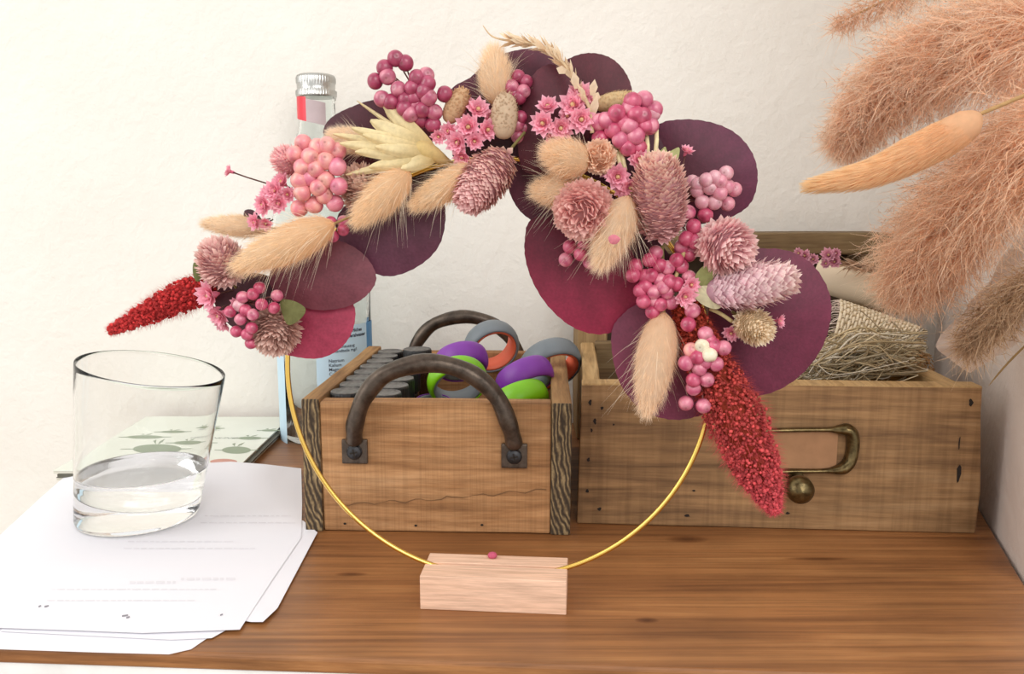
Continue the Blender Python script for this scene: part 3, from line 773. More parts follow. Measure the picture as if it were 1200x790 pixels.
# ------------------------------------------------------------------ bottle
def bottle():
    y = .671; c = Vector((aty(384, 500, y).x, y, 0)); k = y / F
    zz = lambda v: CAM.z - (v - 240) * k
    R = .0368; root = empty('glass_bottle', c, 0, 'clear glass mineral water bottle with aluminium screw cap and blue label', 'bottle')
    topz = aty(377, 88, y).z
    neck = .0138
    prof = [(R - .006, .0005), (R - .002, .001), (R, .005), (R, .168), (R * .97, .178), (R * .86, .192), (R * .68, .210), (.0185, .226), (.0150, .240), (neck, .250), (neck, topz - .019), (neck + .0008, topz - .0185), (neck + .0008, topz - .016), (neck - .0015, topz - .015), (neck - .0015, topz - .003)]
    inn = [(r - .0022, h) for r, h in prof[::-1]]; inn = [(r, max(h, .006)) for r, h in inn]; inn[-1] = (R - .009, .006)
    mb = MB(); P = prof + [(prof[-1][0] - .001, topz - .0025)] + inn
    lathe(mb, P, c, 56); build('bottle_body', mb, M_bottle, root, o=c)
    cr_ = 21.8 * k; mb = MB()
    rip = lambda i, a: 1 + (.02 * math.sin(a * 44) if i in (2, 3, 7, 8) else 0)
    z0 = topz - .0165
    lathe(mb, [(cr_ * 1.03, z0), (cr_ * 1.05, z0 + .0008), (cr_ * 1.03, z0 + .0018), (cr_ * 1.03, z0 + .0045), (cr_ * .97, z0 + .0055), (cr_ * .99, z0 + .0075), (cr_ * .99, z0 + .0095), (cr_, z0 + .0105), (cr_, z0 + .0140), (cr_ * .96, z0 + .0158), (cr_ * .85, z0 + .0166), (0, z0 + .0168)], c, 176, rip=rip)
    cp = build('screw_cap', mb, M_cap, root, o=c + Vector((0, 0, z0))); cp['label'] = 'silver ribbed screw cap'
    # neck seal: red and grey flaps
    def patch(a0, a1, zlo, zhi, r, m, name, sl=(0, 0)):
        mb = MB(); V = []; n = 10
        for i in range(n + 1):
            a = math.radians(a0 + (a1 - a0) * i / n)
            for z in (zlo + sl[0] * (i / n), zhi + sl[1] * (i / n)): V.append(c + Vector((r * math.sin(a), -r * math.cos(a), z)))
        mb.add(V, [[2 * i, 2 * i + 2, 2 * i + 3, 2 * i + 1] for i in range(n)]); return build(name, mb, m, root)
    patch(-88, -20, zz(142), zz(118), neck + .0010, M_red, 'seal_strip', (-.004, -.002))['label'] = 'red foil strip'
    patch(-20, 38, zz(145) - .002, zz(123), neck + .0011, M_grey_foil, 'seal_strip', (-.003, -.003))['label'] = 'greyish foil strip'
    mblue = plain('label_blue', 'bcd9ea', .5, 0, .04, 20); mdb = plain('label_dark_blue', '3f86bd', .5)
    lz0, lz1 = zz(505), zz(375); mb = MB(); V = []; n = 60; a0, a1 = 2, 104; rr = R + .0004
    for i in range(n + 1):
        a = math.radians(a0 + (a1 - a0) * i / n)
        V += [c + Vector((rr * math.sin(a), -rr * math.cos(a), lz0)), c + Vector((rr * math.sin(a), -rr * math.cos(a), lz1))]
    Fc = [[2 * i, 2 * i + 2, 2 * i + 3, 2 * i + 1] for i in range(n)]
    mb.add(V, Fc); 
    for i in range(n):
        a = a0 + (a1 - a0) * i / n
        if 70 < a < 100: mb.M[i] = 1
    V = []; q = 12
    for i in range(q + 1):
        a = math.radians(-78 + 34 * i / q); V += [c + Vector((rr * math.sin(a), -rr * math.cos(a), lz0 - .012)), c + Vector((rr * math.sin(a), -rr * math.cos(a), lz1))]
    mb.add(V, [[2 * i, 2 * i + 2, 2 * i + 3, 2 * i + 1] for i in range(q)])
    lb = build('bottle_label', mb, [mblue, mdb], root); lb['label'] = 'pale blue paper label'
    mb = MB(); r3 = R + .0007
    lines = [('Natürliches', .0030, .5, 383, 'b'), ('Mineralwasser', .0030, .5, 389, 'b'), ('Analysenauszug', .0027, 3, 400, ''), ('Bestandteile mg/l', .0027, 3, 405, ''), ('Natrium', .0028, 3, 416, ''), ('Kalium', .0028, 3, 421, ''), ('Magnesium', .0028, 3, 426, ''), ('Calcium', .0028, 3, 431, ''), ('Chlorid', .0028, 3, 438, ''), ('Sulfat', .0028, 3, 443, ''), ('Nitrat', .0028, 3, 448, '')]
    for t, s, a_, v, b in lines:
        Vt, Ft = textmesh(t, s * 1.25, bold=.00012 if b else .00004); off = math.radians(16 if not b else 34)
        mb.add([c + Vector((r3 * math.sin(off + p.x / R), -r3 * math.cos(off + p.x / R), zz(v) + p.y)) for p in Vt], Ft)
    for i, v in enumerate((416, 421, 426, 431, 438, 443, 448)):
        Vt, Ft = textmesh(['12,5', '1,8', '36,0', '82,4', '9,7', '21,3', '0,4'][i], .0034, bold=.00004); off = math.radians(52)
        mb.add([c + Vector((r3 * math.sin(off + p.x / R), -r3 * math.cos(off + p.x / R), zz(v) + p.y)) for p in Vt], Ft)
    build('lettering', mb, M_ink, lb, smooth=False)
bottle()

# ------------------------------------------------------------------ stand
def stand():
    a = atz(492.5, 714); b = atz(663.5, 721); rzs, w = frame_from(a, b)
    h = aty(492, 675, a.y).z; k = w / 171
    g = atz(498.7, 661.5, h); dep = .0262
    root = empty('wreath_stand', a, rzs, 'pale beech block with a groove holding the golden hoop upright', 'stand')
    gy = .0145; gw = .0011; gd = .007
    mb = MB()
    P = [(0, 0), (dep, 0), (dep, h), (gy + gw, h), (gy + gw, h - gd), (gy - gw, h - gd), (gy - gw, h), (0, h)]
    bm = bmesh.new(); A = [bm.verts.new((0, y, z)) for y, z in P]; B = [bm.verts.new((w, y, z)) for y, z in P]; n = len(P)
    bm.faces.new(A); bm.faces.new(B[::-1])
    for i in range(n): bm.faces.new([A[i], B[i], B[(i + 1) % n], A[(i + 1) % n]])
    bmesh.ops.recalc_face_normals(bm, faces=bm.faces[:])
    bmesh.ops.bevel(bm, geom=bm.edges[:], offset=.00025, segments=1, affect='EDGES')
    bm.verts.index_update(); mb.add([v.co.copy() for v in bm.verts], [[v.index for v in f.verts] for f in bm.faces]); bm.free()
    build('grooved_block', mb, M_stand, root, o=(w / 2, 0, 0), smooth=False, local=True)
    mm = Matrix.Translation(a) @ Matrix.Rotation(rzs, 4, 'Z')
    return mm @ Vector((w / 2, gy, 0)), rzs, h, gd
SG, srz, SH, GD = stand()
# hoop plane = the groove's plane
TH = -srz; WN = Vector((-math.sin(TH), -math.cos(TH), 0)); WP = SG.copy(); UV_R = Vector((math.cos(TH), -math.sin(TH), 0))

# ------------------------------------------------------------------ wreath
wl = W(337, 430); wr = W(835, 430); Rh = (wr - wl).length / 2
hc = (wl + wr) / 2; hc.z = SH - GD + .0012 + Rh
wreath = empty('flower_wreath', Vector((hc.x, hc.y, hc.z - Rh)), 0, 'golden hoop wreath dressed with dried pink flowers, berries, bunny tails and plum leaves', 'wreath')
mb = MB(); P = [hc + UV_R * math.cos(a) * Rh + Vector((0, 0, 1)) * math.sin(a) * Rh for a in np.linspace(0, 2 * PI, 160, endpoint=False)]
tube(mb, P, .00115, 12, closed=True); build('hoop', mb, M_gold, wreath)['label'] = 'thin golden metal hoop'

def cupz(o): return o / 1000.0
def leaf(pts, o, cup, base, cb, ce, label=None, curl=0.0, tilt=(0, 0)):
    """round preserved leaf from its outline; cup in mm, tilt mm per 100 px"""
    n = 84; O = catmull(pts, n, True); c = O.mean(0); mb = MB(); V = []; C = []; nr = 12
    base = np.array(base, float); far = max(np.linalg.norm(O - base, axis=1))
    cb, ce = lin(cb), lin(ce)
    ph = random.uniform(0, 6)
    for r in range(0, nr + 1):
        f = r / nr
        for i in range(n if r else 1):
            p = c + (O[i] - c) * (f if r < nr else 1 + .006 * math.sin(i * 2.3 + ph)); 
            oo = o + cup * (1 - f * f) + curl * f * f * math.sin(3 * 2 * PI * i / n + ph) + tilt[0] * (p[0] - c[0]) / 100 + tilt[1] * (p[1] - c[1]) / 100
            ang = math.atan2(p[1] - base[1], p[0] - base[0]); dd = np.linalg.norm(p - base) / far
            V.append(W(p[0], p[1], oo / 1000)); 
            vein = 1 + .05 * math.sin(ang * 22 + 2 * dd)
            C.append(tuple(x * vein for x in mixc(cb, ce, min(1, max(0, dd)) ** 1.3)))
    Fc = [[0, 1 + i, 1 + (i + 1) % n] for i in range(n)]
    for r in range(nr - 1):
        a = 1 + r * n; b = 1 + (r + 1) * n
        for i in range(n): Fc.append([a + i, b + i, b + (i + 1) % n, a + (i + 1) % n])
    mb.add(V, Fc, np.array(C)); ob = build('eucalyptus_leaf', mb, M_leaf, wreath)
    if label: ob['label'] = label
    return ob
leaf([(378, 362), (405, 352), (416, 362), (413, 388), (398, 409), (374, 420), (345, 418), (329, 410), (335, 380), (350, 362)], 3, 2, (345, 370), '8c2a42', 'a23650', 'crimson round leaf')
leaf([(330, 300), (360, 280), (400, 283), (428, 300), (441, 325), (430, 346), (405, 360), (368, 363), (330, 350), (315, 325)], 7, 3, (340, 285), '5c2c34', '743a46', 'brownish mauve round leaf', .8)
leaf([(420, 230), (470, 215), (510, 222), (522, 246), (516, 285), (492, 311), (456, 324), (422, 312), (398, 288), (395, 255)], 1, 3, (450, 215), '482735', '5c2f42', 'dark plum round leaf', .8)
leaf([(382, 165), (379, 152), (388, 138), (410, 126), (440, 117), (480, 120), (510, 150), (490, 190), (440, 200), (395, 195)], -4, 2, (500, 190), '4a1a26', '441a25', 'dark plum round leaf', .5)
leaf([(528, 108), (552, 90), (572, 72), (600, 60), (632, 57), (655, 68), (662, 100), (640, 135), (600, 150), (550, 145)], -5, 2, (610, 150), '481b28', '552434', 'dark plum round leaf', .5)
leaf([(600, 165), (593, 190), (596, 222), (610, 248), (632, 262), (655, 262), (670, 230), (650, 180), (625, 160)], -2, 1, (650, 180), '451826', '4c1a2c', 'dark plum round leaf')
leaf([(640, 205), (614, 200), (607, 170), (612, 125), (622, 92), (640, 76), (662, 80), (680, 98), (690, 130), (688, 170), (670, 200)], 6, 3, (650, 210), '47161f', '561f2c', 'dark wine round leaf', .6)
leaf([(650, 85), (668, 68), (692, 62), (716, 68), (733, 85), (741, 108), (738, 135), (715, 160), (680, 165), (655, 130)], -3, 2, (680, 160), '4b1921', '521d28', 'dark wine round leaf', .4)
leaf([(770, 148), (798, 140), (832, 143), (862, 156), (882, 180), (888, 208), (881, 236), (862, 252), (835, 260), (800, 262), (772, 230), (760, 185)], -4, 3, (790, 215), '4c1b28', '5c233c', 'large plum round leaf', .8)
leaf([(622, 258), (615, 280), (616, 305), (626, 334), (645, 362), (672, 384), (703, 392), (729, 383), (746, 362), (752, 330), (735, 285), (700, 255), (655, 248)], -2, 4, (660, 250), '581a2c', '8c213e', 'large wine round leaf reddening to its lower edge', .8)
leaf([(728, 370), (717, 388), (718, 418), (727, 450), (748, 477), (775, 490), (805, 491), (835, 478), (848, 440), (830, 390), (790, 360), (750, 356)], 0, 3, (800, 360), '66253c', '702f46', 'large plum round leaf', .6)
leaf([(865, 300), (880, 292), (920, 293), (950, 308), (970, 338), (974, 370), (963, 408), (938, 440), (905, 460), (870, 462), (835, 430), (830, 370), (840, 320)], -1, 4, (840, 370), '5b1d33', '6b263e', 'largest plum leaf of the right side', 1.0)
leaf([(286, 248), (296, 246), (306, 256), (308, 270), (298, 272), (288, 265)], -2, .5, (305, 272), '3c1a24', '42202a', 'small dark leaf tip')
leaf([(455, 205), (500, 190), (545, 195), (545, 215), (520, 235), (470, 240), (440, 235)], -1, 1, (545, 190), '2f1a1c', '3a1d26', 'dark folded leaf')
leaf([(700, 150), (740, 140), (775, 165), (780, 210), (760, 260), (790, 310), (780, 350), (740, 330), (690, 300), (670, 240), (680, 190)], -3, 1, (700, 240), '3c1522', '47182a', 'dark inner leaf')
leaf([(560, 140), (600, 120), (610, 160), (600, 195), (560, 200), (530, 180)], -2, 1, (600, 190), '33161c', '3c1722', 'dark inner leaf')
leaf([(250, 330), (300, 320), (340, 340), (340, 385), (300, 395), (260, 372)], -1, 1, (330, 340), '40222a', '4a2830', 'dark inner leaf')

def tail(p0, p1, wpx, o0, o1, cbase='f4c288', ctip='fadcae', nh=3000, awn=80, label=None, awnlen=1.0, awncol='fdf0d8', fl=1.0, name='bunny_tail', conv=W, parent=None, k=S, hw=.00016):
    a = Vector(conv(*p0, o0 / 1000)); b = Vector(conv(*p1, o1 / 1000)); ax = b - a; L = ax.length; x, y, d = frame(ax); w = wpx * k
    X, Y, D = np.array(x), np.array(y), np.array(d); A = np.array(a)
    prof = lambda t: w * .5 * .86 * np.clip(np.sin(PI * np.clip(t, 0.0, 1) ** .8), 0, 1) ** .62
    mb = MB(); n = 14
    cb, ct = np.array(mixc(lin(cbase), lin('ffe6c0'), .5)), np.array(mixc(lin(ctip), lin('fff0d8'), .55))
    V = []; C = []; ns = 16; Fc = []
    for i in range(n + 1):
        t = i / n
        for q in range(ns):
            an = 2 * PI * q / ns; V.append(A + D * L * t + (X * math.cos(an) + Y * math.sin(an)) * float(prof(t)) * .95); C.append(cb * (1 - t) * .9 + ct * t * .9)
    for i in range(n):
        for q in range(ns): Fc.append([i * ns + q, i * ns + (q + 1) % ns, (i + 1) * ns + (q + 1) % ns, (i + 1) * ns + q])
    mb.add(np.array(V), Fc, np.array(C))
    def hairs(N_, lmul, wid, spread, t0, t1, c0, c1, bendz):
        t = rng.uniform(t0, t1, N_); an = rng.uniform(0, 2 * PI, N_)
        rad = X[None] * np.cos(an)[:, None] + Y[None] * np.sin(an)[:, None]
        root = A[None] + D[None] * (L * t)[:, None] + rad * (prof(t) * .85)[:, None]
        dr_ = D[None] * (1.0 - .2 * (1 - t))[:, None] + rad * (spread * (1 - .45 * t))[:, None] + rng.normal(size=(N_, 3)) * .18
        col = c0[None] * (1 - t)[:, None] + c1[None] * t[:, None]
        strands(mb, root, dr_, w * lmul * rng.uniform(.6, 1.2, N_), -D * .0 + np.array([0, 0, bendz]), wid, 2, col, .1)
    hairs(nh, .29 * fl, hw, .5, -.02, .99, cb, ct, -.03)
    hairs(int(nh * .16), .40 * fl, hw * .7, .75, 0, .92, ct, ct, -.06)
    if awn:
        hairs(int(awn * .8), .95 * awnlen, .00017, 1.0, .0, .7, np.array(lin(awncol)), np.array(lin(awncol)), -.22)
    st = a - d * L * .25
    tube(mb, [st, a + d * L * .1], .0006, 5, lin('b99a68'))
    ob = build(name, mb, M_fluff, parent or wreath, o=a if parent is None and conv is W else a)
    if label: ob['label'] = label
    return ob
tail((318, 268), (238, 262), 30, -2, -4, 'f0cfa6', 'f7e2c6', label='pale peach bunny tail', awn=10)
tail((392, 262), (276, 314), 50, 24, 26, awn=130, awnlen=.9, label='large peach bunny tail')
tail((480, 200), (417, 260), 44, 20, 24, awn=90, label='peach bunny tail')
tail((560, 196), (484, 242), 38, 16, 20, awn=90, label='peach bunny tail')
tail((440, 172), (386, 158), 32, 4, 2, 'f0d0a8', 'f8e6d0', awn=80, label='pale bunny tail', awncol='f6e6cc')
tail((584, 124), (578, 58), 42, 6, 4, 'f2cda2', 'fae4c8', awn=90, label='upright peach bunny tail', awncol='f6e6cc')
tail((690, 192), (640, 178), 46, 16, 28, 'f4c896', 'f7d6ae', awn=50, label='short peach bunny tail', fl=.9)
tail((684, 222), (626, 224), 42, 10, 20, 'f2c494', 'f7d9b4', awn=90, label='short peach bunny tail', fl=.9)
tail((738, 230), (702, 312), 46, 22, 26, 'f2cba4', 'f8dfc0', awn=120, label='peach bunny tail', awncol='f6e6cc')
tail((778, 366), (757, 486), 52, 14, 18, 'f3c7a0', 'f9d9b6', awn=60, label='long hanging peach bunny tail', fl=.75)

def petalq(mb, p, d, up, l, w, c0, c1, cup=.3):
    d = d.normalized(); s = d.cross(up)
    s = s.normalized() if s.length > 1e-6 else Vector((1, 0, 0)); nrm = s.cross(d)
    V = [p - s * w * .25, p + s * w * .25, p + d * l * .55 - s * w * .5 + nrm * l * cup * .5, p + d * l * .55 + nrm * l * cup * .15, p + d * l * .55 + s * w * .5 + nrm * l * cup * .5, p + d * l + nrm * l * cup]
    mb.add(V, [[0, 1, 3, 2], [1, 4, 3], [2, 3, 5], [3, 4, 5]], np.array([c0, c0, mixc(c0, c1, .6), mixc(c0, c1, .4), mixc(c0, c1, .6), c1]))
def globe(cpx, wpx, hpx, axdir, o, c0, c1, n=260, plen=.34, pw=.17, lift=.55, label=None, c2=None, name='globe_amaranth'):
    """clover-like dried head: axdir = (du, dv, do) direction from base to top"""
    c = W(cpx[0], cpx[1], o / 1000); 
    ax = (UV_R * axdir[0] + Vector((0, 0, -1)) * axdir[1] + WN * axdir[2]).normalized(); x, y, d = frame(ax)
    a, b = hpx * S / 2, wpx * S / 2; mb = MB(); core = []
    c0, c1 = mixc(lin(c0), lin('ffe4dc'), .22), mixc(lin(c1), lin('fff0e8'), .4); c2 = mixc(lin(c2), lin('fff0e8'), .3) if c2 else c1
    pr = [(b * .8 * math.sin(PI * i / 10) ** .8, -a * .82 * math.cos(PI * i / 10)) for i in range(11)]
    lathe(mb, pr, c, 18, tuple(v * .75 for v in c0), ax=ax)
    for i in range(n):
        z = -1 + 2 * (i + .5) / n; an = i * 2.39996; rr = math.sqrt(max(0, 1 - z * z)) ** .85
        rad = x * math.cos(an) + y * math.sin(an)
        p = c + rad * b * rr * .74 + d * a * z * .78
        nn = (rad * rr / b + d * z / a).normalized()
        dr_ = nn * (1 - lift * .4) + d * lift * (1.0 if z < .85 else .3) + Vector((random.gauss(0, .08), random.gauss(0, .08), random.gauss(0, .08)))
        t = (z + 1) / 2; e = mixc(c2, c1, t); f = random.uniform(.86, 1.14)
        petalq(mb, p, dr_, -nn if random.random() < .5 else nn, b * plen * 1.9 * random.uniform(.8, 1.1), b * pw * 2.1, tuple(v * f for v in c0), tuple(min(1, v * f) for v in e), .12)
    tube(mb, [c - d * a * 1.0, c - d * a * 1.5], .0007, 5, lin('8f8350'))
    ob = build(name, mb, M_petal, wreath)
    if label: ob['label'] = label
    return ob
globe((260, 308), 50, 52, (-.15, -1, .8), 16, 'c97f84', 'f0c4b6', 400, .27, .11, label='spiky dusty pink globe flower')
globe((323, 387), 52, 48, (.2, .6, .9), 10, 'b57c6c', 'e6b8a4', 420, .27, .10, label='faded rose brown globe flower')
globe((427, 224), 48, 56, (-.2, -.6, .5), 10, 'b87f66', 'e2b090', 400, .27, .11, label='faded rose brown globe flower')
globe((569, 210), 54, 90, (-.62, .78, .35), 20, 'd07f8c', 'eeb0ae', 640, .19, .13, .7, label='long dusty pink cone-shaped flower head', c2='e2c09c')
globe((684, 246), 60, 60, (-.2, .3, 1), 22, 'd87d80', 'f4b2a4', 520, .22, .12, label='salmon pink globe flower')
globe((773, 233), 60, 106, (-.1, -.9, .35), 22, 'd88f98', 'f2cda2', 760, .2, .11, .6, label='tall pink and straw coloured globe flower', c2='e4b4b8')
globe((850, 288), 52, 52, (.6, .35, .8), 20, 'dd8fa0', 'f9cdc6', 320, .3, .16, label='pale pink globe flower')
globe((876, 335), 48, 108, (.97, -.22, .25), 20, 'dc9fb8', 'f6d8c8', 460, .32, .18, .9, label='long lilac pink tapering globe flower', c2='f2d8e2')
globe((883, 382), 38, 44, (.55, .35, .7), 18, 'e0c592', 'f6e4bc', 420, .24, .10, label='small cream globe flower')
globe((702, 184), 34, 24, (0, -.2, 1), 20, 'e8a678', 'f6d2a4', 240, .24, .16, label='small cream strawflower bud')
globe((339, 190), 34, 38, (-.6, -.5, .6), 8, 'ee98a6', 'f9c4c0', 260, .26, .09, label='pale pink fluffy globe flower')
def oval(cpx, wpx, hpx, ang, o, col, label):
    c = W(*cpx, o / 1000); ax = UV_R * math.sin(ang) + Vector((0, 0, math.cos(ang))); x, y, d = frame(ax); mb = MB(); c_ = lin(col)
    pr = [(wpx * S / 2 * math.sin(PI * i / 14) ** .75, -hpx * S / 2 * math.cos(PI * i / 14)) for i in range(15)]; lathe(mb, pr, c, 24, c_, ax=ax)
    for i in range(320):
        z = random.uniform(-.97, .97); an = random.uniform(0, 2 * PI); rr = math.sqrt(1 - z * z) ** .75
        rad = x * math.cos(an) + y * math.sin(an); p = c + rad * wpx * S / 2 * rr + d * hpx * S / 2 * z
        petalq(mb, p - rad * .0002, rad * .6 + d, rad, .0014, .0009, tuple(v * .85 for v in c_), (lambda f_: tuple(min(1, v * f_) for v in c_))(random.uniform(.85, 1.25)), .05)
    build('dried_seed_pod', mb, M_petal, wreath)['label'] = label
oval((534, 124), 22, 40, .5, 12, 'd8b088', 'tan flat oval seed head')
oval((591, 136), 28, 48, .05, 14, 'd3b89a', 'beige speckled oval seed head')
oval((720, 119), 20, 44, 1.4, 8, 'dcbf90', 'pale tan oval seed head')

def star(cpx, dpx, axdir, o, c0='ee86a2', c1='fcbccb', parent=None, conv=None, label=None, center='f0d8a0', stem=None, kk=S):
    cv = conv or (lambda u, v, oo: W(u, v, oo)); c = Vector(cv(cpx[0], cpx[1], o / 1000)); r = dpx * kk / 2
    ax = (UV_R * axdir[0] + Vector((0, 0, -1)) * axdir[1] + WN * axdir[2]).normalized(); x, y, d = frame(ax); mb = MB(); c0, c1 = lin(c0), lin(c1)
    for n, el, l, w, ph in ((11, .32, 1.0, .62, 0), (10, .7, .85, .52, .3), (7, 1.1, .6, .4, .1)):
        for i in range(n):
            an = 2 * PI * i / n + ph + random.gauss(0, .08); rad = x * math.cos(an) + y * math.sin(an); e = el + random.gauss(0, .12)
            f = random.uniform(.85, 1.12)
            petalq(mb, c + rad * r * .1, rad * math.cos(e) + d * math.sin(e), d, r * l * random.uniform(.9, 1.12), r * w, tuple(v * f for v in c0), tuple(min(1, v * f) for v in c1), .15)
    lathe(mb, [(r * .16, 0), (r * .16, r * .3), (0, r * .42)], c, 8, lin(center), ax=ax)
    lathe(mb, [(r * .08, -r * .7), (r * .2, -r * .4), (r * .22, 0)], c, 8, c0, ax=ax)
    tube(mb, stem if stem else [c - d * r * .6, c - d * r * 1.6 - WN * .003], .00035, 5, lin('6d4a44'))
    ob = build('star_flower', mb, M_petal, parent or wreath, o=c)
    if label: ob['label'] = label
    return ob
pinkA = ('d9607f', 'f29ab0')
star((270, 201), 17, (-.9, -.3, .3), 4, stem=[W(273, 202, .004), W(290, 208, .004), W(316, 216, .004)], label='pink star flower on a long thin stalk')
for u, v, s, ad, o in ((322, 224, 24, (-.3, -.2, 1), 14), (310, 240, 24, (-.5, .1, 1), 14), (327, 238, 22, (0, .2, 1), 15), (331, 214, 22, (-.3, -.5, 1), 11), (314, 228, 20, (-.7, -.3, .8), 12), (337, 228, 18, (.2, 0, 1), 14), (300, 260, 20, (-.5, .2, 1), 10), (312, 262, 16, (0, .3, 1), 9),
                    (247, 346, 32, (-.5, .1, 1), 16), (258, 369, 26, (-.4, .5, 1), 16), (262, 379, 20, (-.2, .8, .8), 12), (252, 362, 18, (-.8, .2, .8), 12), (278, 356, 16, (0, .2, 1), 16),
                    (549, 149, 27, (0, 0, 1), 16), (560, 129, 24, (.3, -.4, 1), 13), (537, 167, 25, (-.3, .2, 1), 17), (571, 152, 24, (.4, .1, 1), 15), (542, 183, 20, (-.2, .6, 1), 16), (527, 154, 20, (-.5, 0, 1), 14), (574, 138, 18, (.4, -.2, 1), 12), (556, 165, 20, (.2, .3, 1), 17), (546, 122, 16, (0, -.6, .9), 10), (514, 160, 16, (0, .3, 1), 16),
                    (642, 126, 23, (-.1, -.6, 1), 14), (637, 145, 26, (-.3, 0, 1), 17), (657, 150, 25, (.1, .2, 1), 17), (672, 124, 30, (-.2, -.3, 1), 15), (681, 140, 27, (.1, .1, 1), 18), (680, 112, 26, (.2, -.5, 1), 13), (666, 136, 20, (-.3, 0, 1), 15), (648, 163, 18, (0, .5, 1), 15), (690, 120, 18, (.5, -.3, .8), 13),
                    (724, 207, 27, (0, .1, 1), 20), (749, 188, 24, (.1, -.3, 1), 20), (738, 219, 22, (.2, .4, 1), 21), (714, 200, 20, (-.3, 0, 1), 17), (730, 222, 18, (-.2, .3, 1), 19), (718, 282, 0, (0, 0, 1), 20),
                    (857, 390, 18, (-.3, .3, 1), 13), (802, 347, 24, (.2, .1, 1), 20), (810, 334, 18, (.1, -.1, 1), 18), (765, 260, 0, (0, 0, 1), 10), (812, 203, 0, (0, 0, 1), 10)):
    if s: star((u, v), s * 1.08, ad, o)
star((804, 178), 17, (.3, -.8, .5), 10, stem=[W(803, 182, .009), W(798, 205, .009)], label='small pink star flower on a short stalk')
star((912, 376), 17, (.8, 0, .6), 10, stem=[W(907, 376, .009), W(890, 376, .008)], label='small pink star flower right of the cream globe')
for u, v, s in ((943, 300, 18), (936, 297, 15), (953, 304, 16), (971, 299, 20), (978, 307, 18), (968, 309, 14), (980, 297, 14)):
    star((u, v), s * .9, (-.4, -.2, 1), 0, 'cf7f98', 'eab0c0', parent=SPR, conv=lambda a, b, o: aty(a, b, .594), kk=.6 / F)

# berries
def berry_mesh(c0, c1, nm, seed):
    mb = MB(); rs = np.random.default_rng(seed); V = []; C = []; nu, nv = 20, 14; c0, c1 = np.array(lin(c0)), np.array(lin(c1)); dk = np.array(lin('6d3a34'))
    for i in range(nv + 1):
        th = PI * i / nv
        for k in range(nu):
            a = 2 * PI * k / nu; q = Vector((math.sin(th) * math.cos(a), math.sin(th) * math.sin(a), math.cos(th)))
            r = 1 - .10 * math.exp(-(th / .28) ** 2) + .02 * noise.noise(q * 2.5 + Vector((seed, 0, 0)))
            t = .5 + .9 * noise.noise(q * 1.3 + Vector((seed * 3, 1, 0))); t = min(1, max(0, t)); col = c0 * (1 - t) + c1 * t
            if th < .22: col = dk * .75 + col * .25
            elif th < .45: col = col * .8
            V.append(q * r); C.append(col)
    Fc = [[i * nu + k, (i + 1) * nu + k, (i + 1) * nu + (k + 1) % nu, i * nu + (k + 1) % nu] for i in range(nv) for k in range(nu)]
    mb.add(V, Fc, np.array(C)); ob = build(nm, mb, M_berry, o=(0, 0, 0)); me = ob.data; bpy.data.objects.remove(ob); return me
BM = {'light': [berry_mesh('d46f80', 'eda99c', 'berry', s) for s in (1, 2, 3)] + [berry_mesh('cf6884', 'e494a0', 'berry', 9)], 'mag': [berry_mesh('851f40', 'aa4462', 'berry', s) for s in (4, 5)] + [berry_mesh('a03a5c', 'cc7c8c', 'berry', 6)],
      'pink': [berry_mesh('a62c50', 'cf5f7c', 'berry', s) for s in (7, 8)] + [berry_mesh('b24468', 'dc8a9a', 'berry', 10)], 'dusty': [berry_mesh('c98292', 'e0aeb4', 'berry', s) for s in (11, 12)] + [berry_mesh('c4657f', 'dd9aa4', 'berry', 13)],
      'white': [berry_mesh('dccfae', 'eee6cf', 'berry', 14)]}
def cluster(lst, o, pal, label, anchor=None, dz=9):
    us = [l[0] for l in lst]; vs = [l[1] for l in lst]; cu, cv = sum(us) / len(us), sum(vs) / len(vs)
    au, av = anchor or (cu, cv); A = W(au, av, (o - dz) / 1000); mb = MB()
    pos = []
    ext = max(math.hypot(u - cu, v - cv) for u, v, *_ in lst) + 1
    for l in lst:
        u, v, dpx = l[:3]; pl = l[3] if len(l) > 3 else pal; f = math.hypot(u - cu, v - cv) / ext
        oo = o + 5 * (1 - f * f) + random.uniform(-1.5, 1.5) + (l[4] if len(l) > 4 else 0)
        p = W(u, v, oo / 1000); pos.append((p, dpx * S / 2 * .97, pl))
        d = (p - A); mid = A + d * .55 + Vector((random.gauss(0, .0008), random.gauss(0, .0008), random.gauss(0, .001)))
        tube(mb, catmull([A, mid, p], 7), .00035, 5, lin('7a4a48'), cap=False)
    tube(mb, [A - WN * .005, A], .0007, 6, lin('6b4a3c'))
    root = build('berry_cluster', mb, M_stem, wreath, o=A); root['label'] = label
    for p, r, pl in pos:
        ob = bpy.data.objects.new('berry', random.choice(BM[pl])); COL.objects.link(ob); ob.parent = root; ob.location = p - A
        ob.scale = (r, r, r * random.uniform(.95, 1.05))
        q = (WN + Vector((random.gauss(0, .8), random.gauss(0, .8), random.gauss(0, .8)))).to_track_quat('Z', 'Y'); ob.rotation_euler = q.to_euler()
cA = lambda L, s: [(110 + x / 2.925, 150 + y / 2.925, s, *r) for x, y, *r in L]
cB = lambda L, s: [(340 + x / 3.763, 50 + y / 3.763, s, *r) for x, y, *r in L]
cC = lambda L, s: [(560 + x / 2.926, 30 + y / 2.926, s, *r) for x, y, *r in L]
cD = lambda L, s: [(600 + x / 2.8225, 220 + y / 2.8225, s, *r) for x, y, *r in L]
cluster(cA([(718, 52), (767, 66), (835, 80), (741, 98), (795, 113), (835, 133), (737, 171), (796, 177), (714, 221), (790, 231), (840, 200), (755, 263), (705, 275), (826, 258), (715, 135), (760, 140), (690, 90), (800, 60), (770, 205), (705, 180)], 20), 16, 'light', 'large cluster of pale pink berries')
